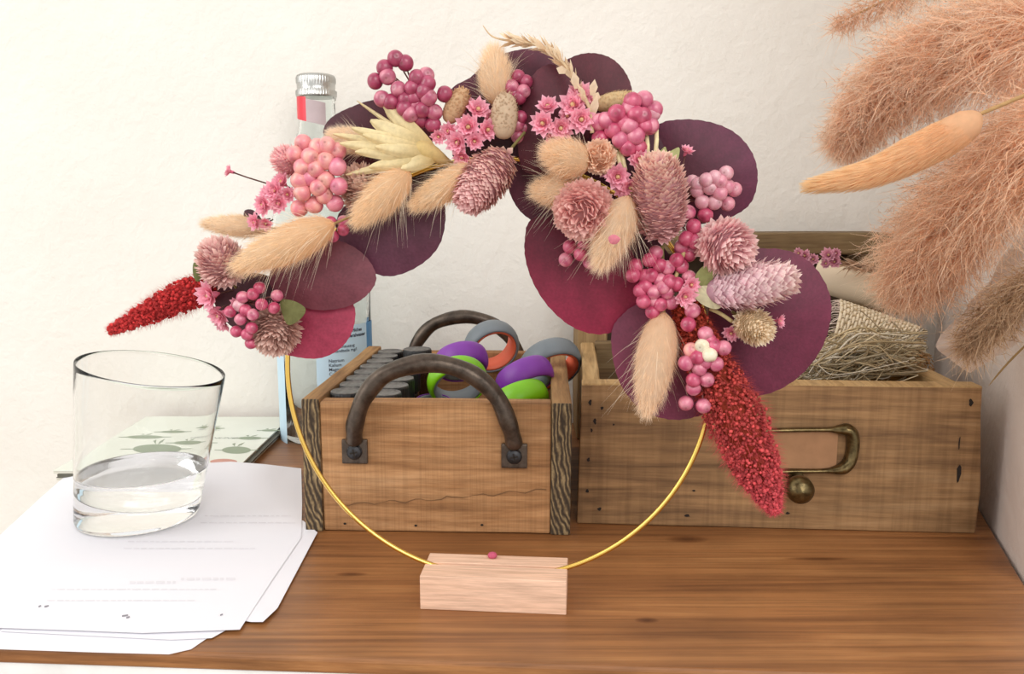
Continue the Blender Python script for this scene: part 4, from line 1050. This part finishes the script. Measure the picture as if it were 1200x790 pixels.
cluster(cA([(812, 322), (855, 320), (855, 350), (820, 372)], 13.5), 14, 'pink', 'few small magenta berries')
cluster(cB([(465, 70), (508, 90), (417, 112), (430, 150), (375, 170), (405, 248), (478, 206), (540, 200), (510, 250), (606, 180), (560, 155), (611, 242), (681, 227), (636, 307), (577, 341), (630, 362), (530, 315), (582, 296), (552, 245), (600, 145), (445, 262), (505, 290), (590, 215), (560, 275)], 18.5), 12, 'mag', 'large cluster of magenta berries', anchor=(490, 112))
cluster(cB([(1005, 150), (978, 195), (1010, 242), (1038, 172), (1003, 362), (1005, 415), (985, 225), (1028, 215), (1015, 330), (1030, 380)], 16), 4, 'mag', 'small magenta berries tucked behind a leaf')
cluster(cC([(570, 254), (604, 288), (565, 310), (522, 283), (476, 301), (505, 334), (465, 357), (542, 380), (590, 343), (490, 392), (420, 386), (440, 325), (415, 332), (520, 345), (540, 305), (515, 418), (575, 345), (550, 420), (530, 260)], 19.5), 16, 'pink', 'cluster of rose pink berries')
cluster(cC([(570, 254, 'light', 2), (600, 300, 'dusty', 1)], 18), 15, 'dusty', 'pair of paler pink berries at the cluster tip')
cluster(cC([(735, 537), (753, 566), (812, 521), (851, 506), (856, 551), (880, 562), (811, 607), (856, 611), (797, 556), (755, 545), (785, 530), (830, 575), (770, 605), (830, 535)], 16.5), 8, 'dusty', 'cluster of dusty pink berries', anchor=(800, 235))
cluster(cC([(780, 650), (720, 641), (740, 690), (715, 731), (725, 777), (700, 760), (745, 740)], 17.5), 10, 'pink', 'string of rose pink berries', anchor=(800, 265))
cluster(cD([(476, 215), (490, 258), (515, 265), (410, 258), (440, 292), (440, 326), (470, 345), (512, 345), (435, 376), (491, 386), (526, 380), (465, 411), (490, 306), (585, 222), (585, 297), (545, 240), (455, 240), (460, 290), (520, 310), (500, 330), (425, 340), (470, 375), (560, 260), (545, 320), (400, 290)], 16.5), 12, 'pink', 'dense cluster of rose pink berries', anchor=(780, 320))
cluster(cD([(192, 195), (178, 238), (228, 220), (258, 246), (280, 165), (240, 190)], 16.5), 8, 'pink', 'small group of rose pink berries', anchor=(695, 280))
cluster(cD([(597, 407), (583, 452), (640, 484), (592, 537, 'light'), (615, 560), (667, 523), (700, 530), (675, 583), (575, 580), (620, 598), (600, 636), (644, 635), (575, 713), (633, 722), (630, 524, 'white', 1), (653, 553, 'white', 2), (600, 663), (650, 505), (640, 575)], 17), 17, 'pink', 'trailing cluster of rose berries with two white ones', anchor=(815, 400))
cluster(cA([(568, 548), (545, 570), (497, 609, 'dusty'), (575, 605), (617, 617), (503, 656), (467, 630), (488, 698), (541, 686), (525, 708), (538, 738), (520, 625), (545, 640), (628, 575), (510, 580)], 14), 18, 'pink', 'cluster of small rose berries', anchor=(290, 355))

# red plumes
def spike(spx, wpx, o, c0, c1, label, nfl=620, nh=2600):
    P = catmull([W(u, v, oo / 1000) for (u, v), oo in zip(spx, o)], 40); wid = np.interp(np.linspace(0, 1, 40), np.linspace(0, 1, len(wpx)), wpx) * S / 2
    mb = MB(); c0, c1 = np.array(lin(c0)), np.array(lin(c1))
    cc = np.array([c0 * (1 - t) + c1 * t for t in np.linspace(0, 1, 40)])
    tube(mb, P, [w * .6 for w in wid], 12, tuple(c0 * .6))
    ico = []
    T = np.gradient(P, axis=0); T /= np.linalg.norm(T, axis=1, keepdims=True)
    def samp(n):
        t = rng.beta(1.0, 1.05, n) * 39; i = np.clip(t.astype(int), 0, 38); f = (t - i)[:, None]
        p = P[i] * (1 - f) + P[i + 1] * f; d = T[i]; w = wid[i] * (1 - f[:, 0]) + wid[i + 1] * f[:, 0]
        r = rng.normal(size=(n, 3)); r -= d * (r * d).sum(1, keepdims=True); r /= np.linalg.norm(r, axis=1, keepdims=True); return p, d, w, r, cc[i]
    # florets: little knobbly buds
    import bmesh as _b
    bm = _b.new(); _b.ops.create_icosphere(bm, subdivisions=1, radius=1); bv = np.array([tuple(v.co) for v in bm.verts]); bf = np.array([[v.index for v in f.verts] for f in bm.faces]); bm.free()
    p, d, w, r, c = samp(nfl)
    pos = p + r * (w * rng.uniform(.55, .92, nfl))[:, None]; sc_ = rng.uniform(.0005, .00095, nfl)
    V = pos[:, None, :] + bv[None] * sc_[:, None, None] * rng.uniform(.7, 1.3, (nfl, len(bv), 1))
    Fc = (np.arange(nfl) * len(bv))[:, None, None] + bf[None]
    C = np.broadcast_to((c * rng.uniform(.55, 1.5, (nfl, 1)))[:, None], (nfl, len(bv), 3))
    mb.addq(V.reshape(-1, 3), Fc.reshape(-1, 3), C.reshape(-1, 3))
    p, d, w, r, c = samp(nh)
    strands(mb, p + r * (w * .7)[:, None], r + d * .55 + rng.normal(size=(nh, 3)) * .25, rng.uniform(.2, .5, nh) * w + .0016, (0, 0, -.05), .00013, 2, c * .95, .25)
    build('red_grass_plume', mb, M_spike, wreath)['label'] = label
spike([(245, 338), (215, 347), (175, 366), (128, 388)], [34, 42, 32, 8], [6, 5, 3, 2], 'c23434', 'c83a3a', 'bright red tapering plume pointing left', 1500, 2600)
spike([(800, 350), (828, 420), (862, 490), (890, 555), (909, 601)], [30, 52, 76, 56, 10], [8, 10, 10, 9, 8], 'ae4029', 'da5660', 'bright red tapering plume hanging down', 4200, 5200)

# cream bell-shaped dried flower
def creamflower():
    mb = MB(); b = (512, 183); col0, col1 = lin('cfae6a'), lin('f1dfae')
    ends = [((446, 117), 16, 10), ((418, 118), 12, 3), ((434, 141), 20, 12), ((412, 150), 22, 9), ((390, 157), 17, 7), ((398, 168), 23, 9), ((416, 178), 24, 9), ((405, 205), 20, 6), ((432, 196), 24, 9), ((458, 206), 21, 8), ((452, 130), 10, 9), ((425, 158), 25, 9), ((440, 172), 26, 9), ((470, 198), 24, 9)]
    for (u, v), o, w in ends:
        nseg = 14; V = []; C = []
        du, dv = u - b[0], v - b[1]; L = math.hypot(du, dv); pu, pv = -dv / L, du / L
        ph = random.uniform(0, 6)
        for i in range(nseg + 1):
            t = i / nseg; bow = math.sin(PI * min(1, t * 1.3)) * 2.5
            cu = b[0] + du * t; cv = b[1] + dv * t; ww = w * 1.75 * (math.sin(PI * (t * .82 + .14)) ** .7) * (.6 if t > .97 else 1)
            oo = 14 + (o - 14) * t + bow * 1.2
            for s, lift in ((-1, -1), (-.5, .2), (0, 1), (.5, .2), (1, -1)):
                V.append(W(cu + pu * ww * s * .55, cv + pv * ww * s * .55, (oo + lift * .8 + .4 * math.sin(9 * t + ph + s)) / 1000)); C.append(mixc(col0, col1, min(1, t * 1.4)) if abs(s) != .5 else tuple(x * .9 for x in mixc(col0, col1, min(1, t * 1.4))))
        Fc = [[i * 5 + j, i * 5 + j + 1, (i + 1) * 5 + j + 1, (i + 1) * 5 + j] for i in range(nseg) for j in range(4)]
        mb.add(V, Fc, np.array(C))
    P = [W(530, 193, .008), W(516, 185, .013), W(498, 177, .016), W(484, 172, .018)]
    tube(mb, catmull(P, 10), [.0012, .0014, .0018, .0026, .0034, .0040, .0042, .0040, .0032, .002], 14, lin('dcbf80'))
    tube(mb, [W(530, 193, .008), W(548, 200, .002)], .0013, 8, lin('c9ab80'))
    build('cream_bell_flower', mb, M_petal, wreath)['label'] = 'straw yellow trumpet-shaped dried flower'
creamflower()
# grass ear on top
def ear():
    mb = MB(); sp = [(566, 30, 2), (576, 42, 4), (592, 47, 6), (612, 49, 8), (640, 57, 11), (658, 72, 13), (672, 92, 15), (684, 112, 17), (692, 132, 18), (694, 156, 18)]
    P = catmull([W(u, v, o / 1000) for u, v, o in sp], 60); tube(mb, P, np.interp(np.linspace(0, 1, 60), [0, .3, 1], [.0002, .0006, .0009]), 6, lin('dfc39c'))
    for i in range(17, 50):
        d = Vector(P[i - 1]) - Vector(P[i + 1]); d.normalize(); x, y, _ = frame(d)
        for k in range(3):
            a = random.uniform(0, 2 * PI) ; rad = x * math.cos(a) + y * math.sin(a); f = random.uniform(.9, 1.1)
            sz = .0075 if i < 42 else .005
            if i > 36 and k: continue
            petalq(mb, Vector(P[i]), d * .95 + rad * .42, rad, sz, .0022, tuple(v * f for v in lin('e2c39e')), tuple(min(1, v * f) for v in lin('f6e2c2')), .1)
    for (u, v), (u2, v2) in (((694, 112), (697, 93)), ((697, 118), (701, 108)), ((663, 84), (652, 80)), ((693, 140), (700, 110)), ((676, 104), (672, 84))):
        a = W(u, v, .018); b = W(u2, v2, .018); petalq(mb, a, b - a, WN, (b - a).length, .0035, lin('dcc0a0'), lin('ecd6b8'), .1)
    build('grass_ear', mb, M_petal, wreath)['label'] = 'cream drooping grass ear with a long thin awn'
ear()
def stems():
    for a, b in (((757, 154), (759, 186)), ((769, 146), (768, 182)), ((724, 168), (733, 200)), ((720, 170), (727, 196))):
        mb = MB(); tube(mb, [W(*a, .016), W((a[0] + b[0]) / 2 + 1, (a[1] + b[1]) / 2, .018), W(*b, .020)], .0009, 8, lin('e2d3a4')); build('pale_stalk', mb, M_stem, wreath)
    for cpx, pts, o, c, l in (((342, 366), [(329, 352), (345, 353), (358, 362), (352, 374), (338, 381), (331, 368)], 18, '77784a', 'olive green bract'), ((231, 318), [(227, 308), (234, 312), (236, 326), (230, 330), (226, 320)], 12, '6e7346', 'olive green bract'),
                        ((786, 183), [(770, 184), (779, 172), (783, 178), (796, 173), (794, 190), (789, 200), (776, 196)], 16, 'b8b97e', 'pale green papery bract'), ((831, 320), [(812, 334), (818, 318), (832, 308), (848, 312), (840, 326), (825, 338)], 16, 'a3a96c', 'pale green papery bract'),
                        ((826, 345), [(812, 345), (822, 335), (842, 338), (850, 350), (842, 362), (825, 358)], 18, 'ddd6ae', 'whitish papery bract'), ((720, 281), [(713, 278), (720, 275), (727, 280), (722, 286), (715, 285)], 38, 'd98090', 'loose pink petal')):
        n = 40; O = catmull(pts, n, True); cc = O.mean(0); mb = MB(); V = [W(cc[0], cc[1], (o + 1.5) / 1000)] + [W(p[0], p[1], o / 1000) for p in O]; k0 = lin(c)
        mb.add(V, [[0, i + 1, (i + 1) % n + 1] for i in range(n)], np.array([k0] + [(lambda f_: tuple(x * f_ for x in k0))(random.uniform(.85, 1.1)) for _ in range(n)])); build('bract', mb, M_petal, wreath)['label'] = l
    for a, b, c in (((858, 377), (845, 368), (832, 362)), ((800, 360), (822, 330), (830, 325)), ((790, 330), (800, 300), (808, 270))):
        mb = MB(); tube(mb, catmull([W(*a, .014), W(*b, .014), W(*c, .012)], 8), .0009, 6, lin('c5b07c')); build('pale_stalk', mb, M_stem, wreath)
stems()
def fallen():
    mb = MB(); c = atz(577, 650.5, SH + .0013); lathe(mb, [(.0001, -.0013), (.0019, -.0011), (.0024, -.0002), (.0018, .0009), (.0007, .0014), (0, .0014)], c, 14, lin('d3617f'))
    tag(build('fallen_petal', mb, M_petal), 'tiny pink petal fallen on top of the wooden stand', 'petal')
fallen()

# ------------------------------------------------------------------ pampas on the right
def pampas(sp, hw, c0, c1, n, label, group=None, droop=.35, blen=34, name='pampas_plume', hwid=.00044, cat='pampas grass', fine=6):
    P = catmull([aty(u, v, y) for u, v, y in sp], 60); m = len(hw); wid = np.interp(np.linspace(0, 1, 60), np.linspace(0, 1, m), hw)
    k = np.array([p[1] / F for p in P]); wid = wid * k
    T = np.gradient(P, axis=0); T /= np.linalg.norm(T, axis=1, keepdims=True)
    c0, c1 = np.array(lin(c0)), np.array(lin(c1))
    root = empty(name, Vector(P[0]), 0, label, cat, group)
    mb = MB(); tube(mb, P, np.linspace(.0016, .0004, 60), 6, lin('b08a5c')); build('stalk', mb, M_stem, root)
    mb = MB()
    t = rng.beta(1.0, .95, n) * 59; i = np.clip(t.astype(int), 0, 58); f = (t - i)[:, None]
    p = P[i] * (1 - f) + P[i + 1] * f; d = T[i]; w = wid[i]
    r = rng.normal(size=(n, 3)); r[:, 1] *= .75; r -= d * (r * d).sum(1, keepdims=True); r /= np.linalg.norm(r, axis=1, keepdims=True)
    rootp = p + r * (w * rng.uniform(0, .62, n))[:, None]
    L = rng.uniform(.3, .65, n) * w + blen * .2 * k[i]
    dr_ = d * .95 + r * .65 + rng.normal(size=(n, 3)) * .3
    bend = np.array([[0, 0, -droop]]) + rng.normal(size=(n, 3)) * .4
    col = c0[None] * rng.uniform(.62, 1.15, (n, 1)) 
    Q = strands(mb, rootp, dr_, L, bend, hwid, 4, col, .15, c1)
    # fine side hairs off every branchlet
    allp = np.stack(Q, 1)
    for s in range(fine):
        a = rng.uniform(.15, .95, n) * 4; ii = np.clip(a.astype(int), 0, 3); ff = (a - ii)[:, None]; ar = np.arange(n)
        q = allp[ar, ii] * (1 - ff) + allp[ar, ii + 1] * ff
        dd = allp[ar, ii + 1] - allp[ar, ii]; dd /= np.linalg.norm(dd, axis=1, keepdims=True)
        strands(mb, q, dd + rng.normal(size=(n, 3)) * .6, rng.uniform(8, 17, n) * k[i], rng.normal(size=(n, 3)) * .6 + np.array([0, 0, -.2]), hwid * .75, 3, col * 1.02, .18, c1)
    build('feathery_head', mb, M_fluff, root); return root
G = 'pampas plumes hanging in from the right'
pampas([(1270, 25, .355), (1190, 40, .375), (1130, 55, .40), (1070, 80, .42), (1020, 122, .435), (990, 168, .445)], [85, 85, 74, 56, 36, 10], 'eebd96', 'ffe9d2', 5200, 'big tan-pink pampas plume at the upper right above the smooth peach blade', G, droop=.2)
pampas([(1275, 120, .345), (1210, 172, .365), (1160, 215, .388), (1112, 262, .41), (1080, 305, .425), (1062, 338, .435)], [75, 82, 80, 70, 54, 16], 'f4c59e', 'ffe6cc', 5600, 'big rosy pampas plume drooping over the drawer\'s right end', G, droop=.18)
pampas([(1130, -40, .50), (1070, -14, .50), (1030, 4, .50), (985, 26, .50)], [22, 24, 20, 6], 'e2b08c', 'fadabc', 420, 'thin pampas tip hanging from the photo\'s top edge', G, fine=4)
pampas([(1270, 290, .345), (1205, 335, .36), (1165, 370, .375), (1135, 405, .385)], [30, 32, 30, 8], 'b08c68', 'd8b898', 900, 'darker brown pampas tuft lowest at the right, inside the wrapping paper', G)
def blade():
    mb = MB(); A = [(1275, 350), (1215, 392), (1182, 424), (1158, 453)]; n = 20; P = catmull([aty(u, v, y) for (u, v), y in zip(A, (.335, .345, .352, .358))], n); V = []; 
    for i, p in enumerate(P):
        w = .0048 * math.sin(PI * (.5 + .5 * i / (n - 1))) ** .7; V += [Vector(p) + Vector((.7, 0, .7)) * w, Vector(p) + Vector((0, -1, 0)) * w * .4, Vector(p) - Vector((.7, 0, .7)) * w]
    mb.add(V, [[i * 3 + j, i * 3 + j + 1, i * 3 + j + 4, i * 3 + j + 3] for i in range(n - 1) for j in range(2)], lin('8a6c44')); tag(build('dry_grass_blade', mb, M_petal), 'narrow pointed olive-brown dry grass blade below the brown pampas tuft', 'grass blade')
blade()
tail((1128, 150), (950, 219), 46, 0, 0, 'f0b486', 'f4c795', nh=5200, awn=0, label=None, fl=.22, name='peach_grass_head', conv=lambda u, v, o: aty(u, v, .47 - (u - 950) / 178 * .03), parent=None, k=.455 / F, hw=.0003) if False else None
def peach():
    root = empty('peach_plume', aty(1128, 150, .355), 0, 'smooth peach-coloured spindle plume between the two pampas plumes', 'dried grass')
    sp = [(1150, 133, .352), (1124, 152, .355), (1080, 176, .362), (1020, 203, .372), (950, 218, .38)]
    P = catmull([aty(*s) for s in sp], 40); wd = .87 * np.interp(np.linspace(0, 1, 40), [0, .06, .16, .3, .55, .78, .93, 1], [1, 9, 17, 20, 19, 14, 7, 1]) * .45 / F
    T = np.gradient(P, axis=0); T /= np.linalg.norm(T, axis=1, keepdims=True)
    mb = MB(); c0, c1 = np.array(lin('f5cb9f')), np.array(lin('fadfb4'))
    tube(mb, P, wd * .93, 20, tuple(c0))
    n = 9000; t = rng.uniform(0, 1, n) * 38.9; i = t.astype(int); f = (t - i)[:, None]; p = P[i] * (1 - f) + P[i + 1] * f; d = T[i]
    r = rng.normal(size=(n, 3)); r -= d * (r * d).sum(1, keepdims=True); r /= np.linalg.norm(r, axis=1, keepdims=True)
    strands(mb, p + r * (wd[i] * .88)[:, None], d + r * .22, .0055, (0, 0, 0), .00022, 2, c0[None] * (1 - t[:, None] / 39) + c1[None] * t[:, None] / 39, .07)
    build('soft_head', mb, M_fluff, root)
    mb = MB(); tube(mb, [aty(1270, 95, .335), aty(1200, 112, .345), P[0], P[3]], .0009, 6, lin('b08a5c')); build('stalk', mb, M_stem, root)
peach()
def wrap():
    m, nt, b, o = newmat('tissue_paper'); f = nz(nt, coords(nt), 40, 4); r = ramp(nt, [(.3, lin('d8c6b8')), (.7, lin('e4d5c9'))]); nt.links.new(f, r.inputs[0]); nt.links.new(r.outputs[0], b.inputs['Base Color']); b.inputs['Roughness'].default_value = .8
    t = nt.nodes.new('ShaderNodeBsdfTranslucent'); nt.links.new(r.outputs[0], t.inputs[0]); x = nt.nodes.new('ShaderNodeMixShader'); x.inputs[0].default_value = .35
    nt.links.new(b.outputs[0], x.inputs[1]); nt.links.new(t.outputs[0], x.inputs[2]); nt.links.new(x.outputs[0], o.inputs[0])
    E = catmull([(1200, 272), (1172, 305), (1160, 330), (1138, 352), (1128, 368), (1108, 386), (1097, 406), (1112, 420), (1128, 432), (1137, 437)], 50)
    mb = MB(); V = []; m_ = 10
    for i, (u, v) in enumerate(E):
        for j in range(m_ + 1):
            t = j / m_; uu = u + (1215 - u) * t * (1 if i < 25 else 1); vv = v + (1 - t) * 0 + t * (v * .25 + 330 * .75 - v) * .6
            V.append(aty(uu, vv, .425 - .062 * t + .0015 * math.sin(i * .7) * (1 - t)))
    mb.add(V, [[i * (m_ + 1) + j, (i + 1) * (m_ + 1) + j, (i + 1) * (m_ + 1) + j + 1, i * (m_ + 1) + j + 1] for i in range(49) for j in range(m_)])
    tag(build('wrapping_paper', mb, m), 'thin pinkish wrapping paper with wavy torn edge around the brown pampas tuft', 'wrapping paper')
wrap()

# ------------------------------------------------------------------ light
wd = bpy.data.worlds.new('World'); sc.world = wd; wd.use_nodes = True
bg = wd.node_tree.nodes['Background']; bg.inputs[0].default_value = (1.0, .985, .965, 1); bg.inputs[1].default_value = 1.0
def area(name, loc, target, sx_, sy_, power, col):
    l = bpy.data.lights.new(name, 'AREA'); l.shape = 'RECTANGLE'; l.size = sx_; l.size_y = sy_; l.energy = power; l.color = col
    o = bpy.data.objects.new(name, l); COL.objects.link(o); o.location = loc; o.rotation_euler = (Vector(target) - Vector(loc)).to_track_quat('-Z', 'Y').to_euler()
area('window_light', (-1.25, -.15, .75), (0, .55, .1), .9, 1.1, 9, (1, .98, .95))
area('room_light', (.5, -1.2, 1.1), (0, .5, .1), 1.2, 1.0, 17, (1, .98, .95))
sc.view_settings.view_transform = 'Standard'; sc.view_settings.look = 'None'; sc.view_settings.exposure = 0; sc.view_settings.gamma = 1.06
sc.cycles.use_denoising = True; sc.cycles.max_bounces = 14; sc.cycles.transmission_bounces = 12
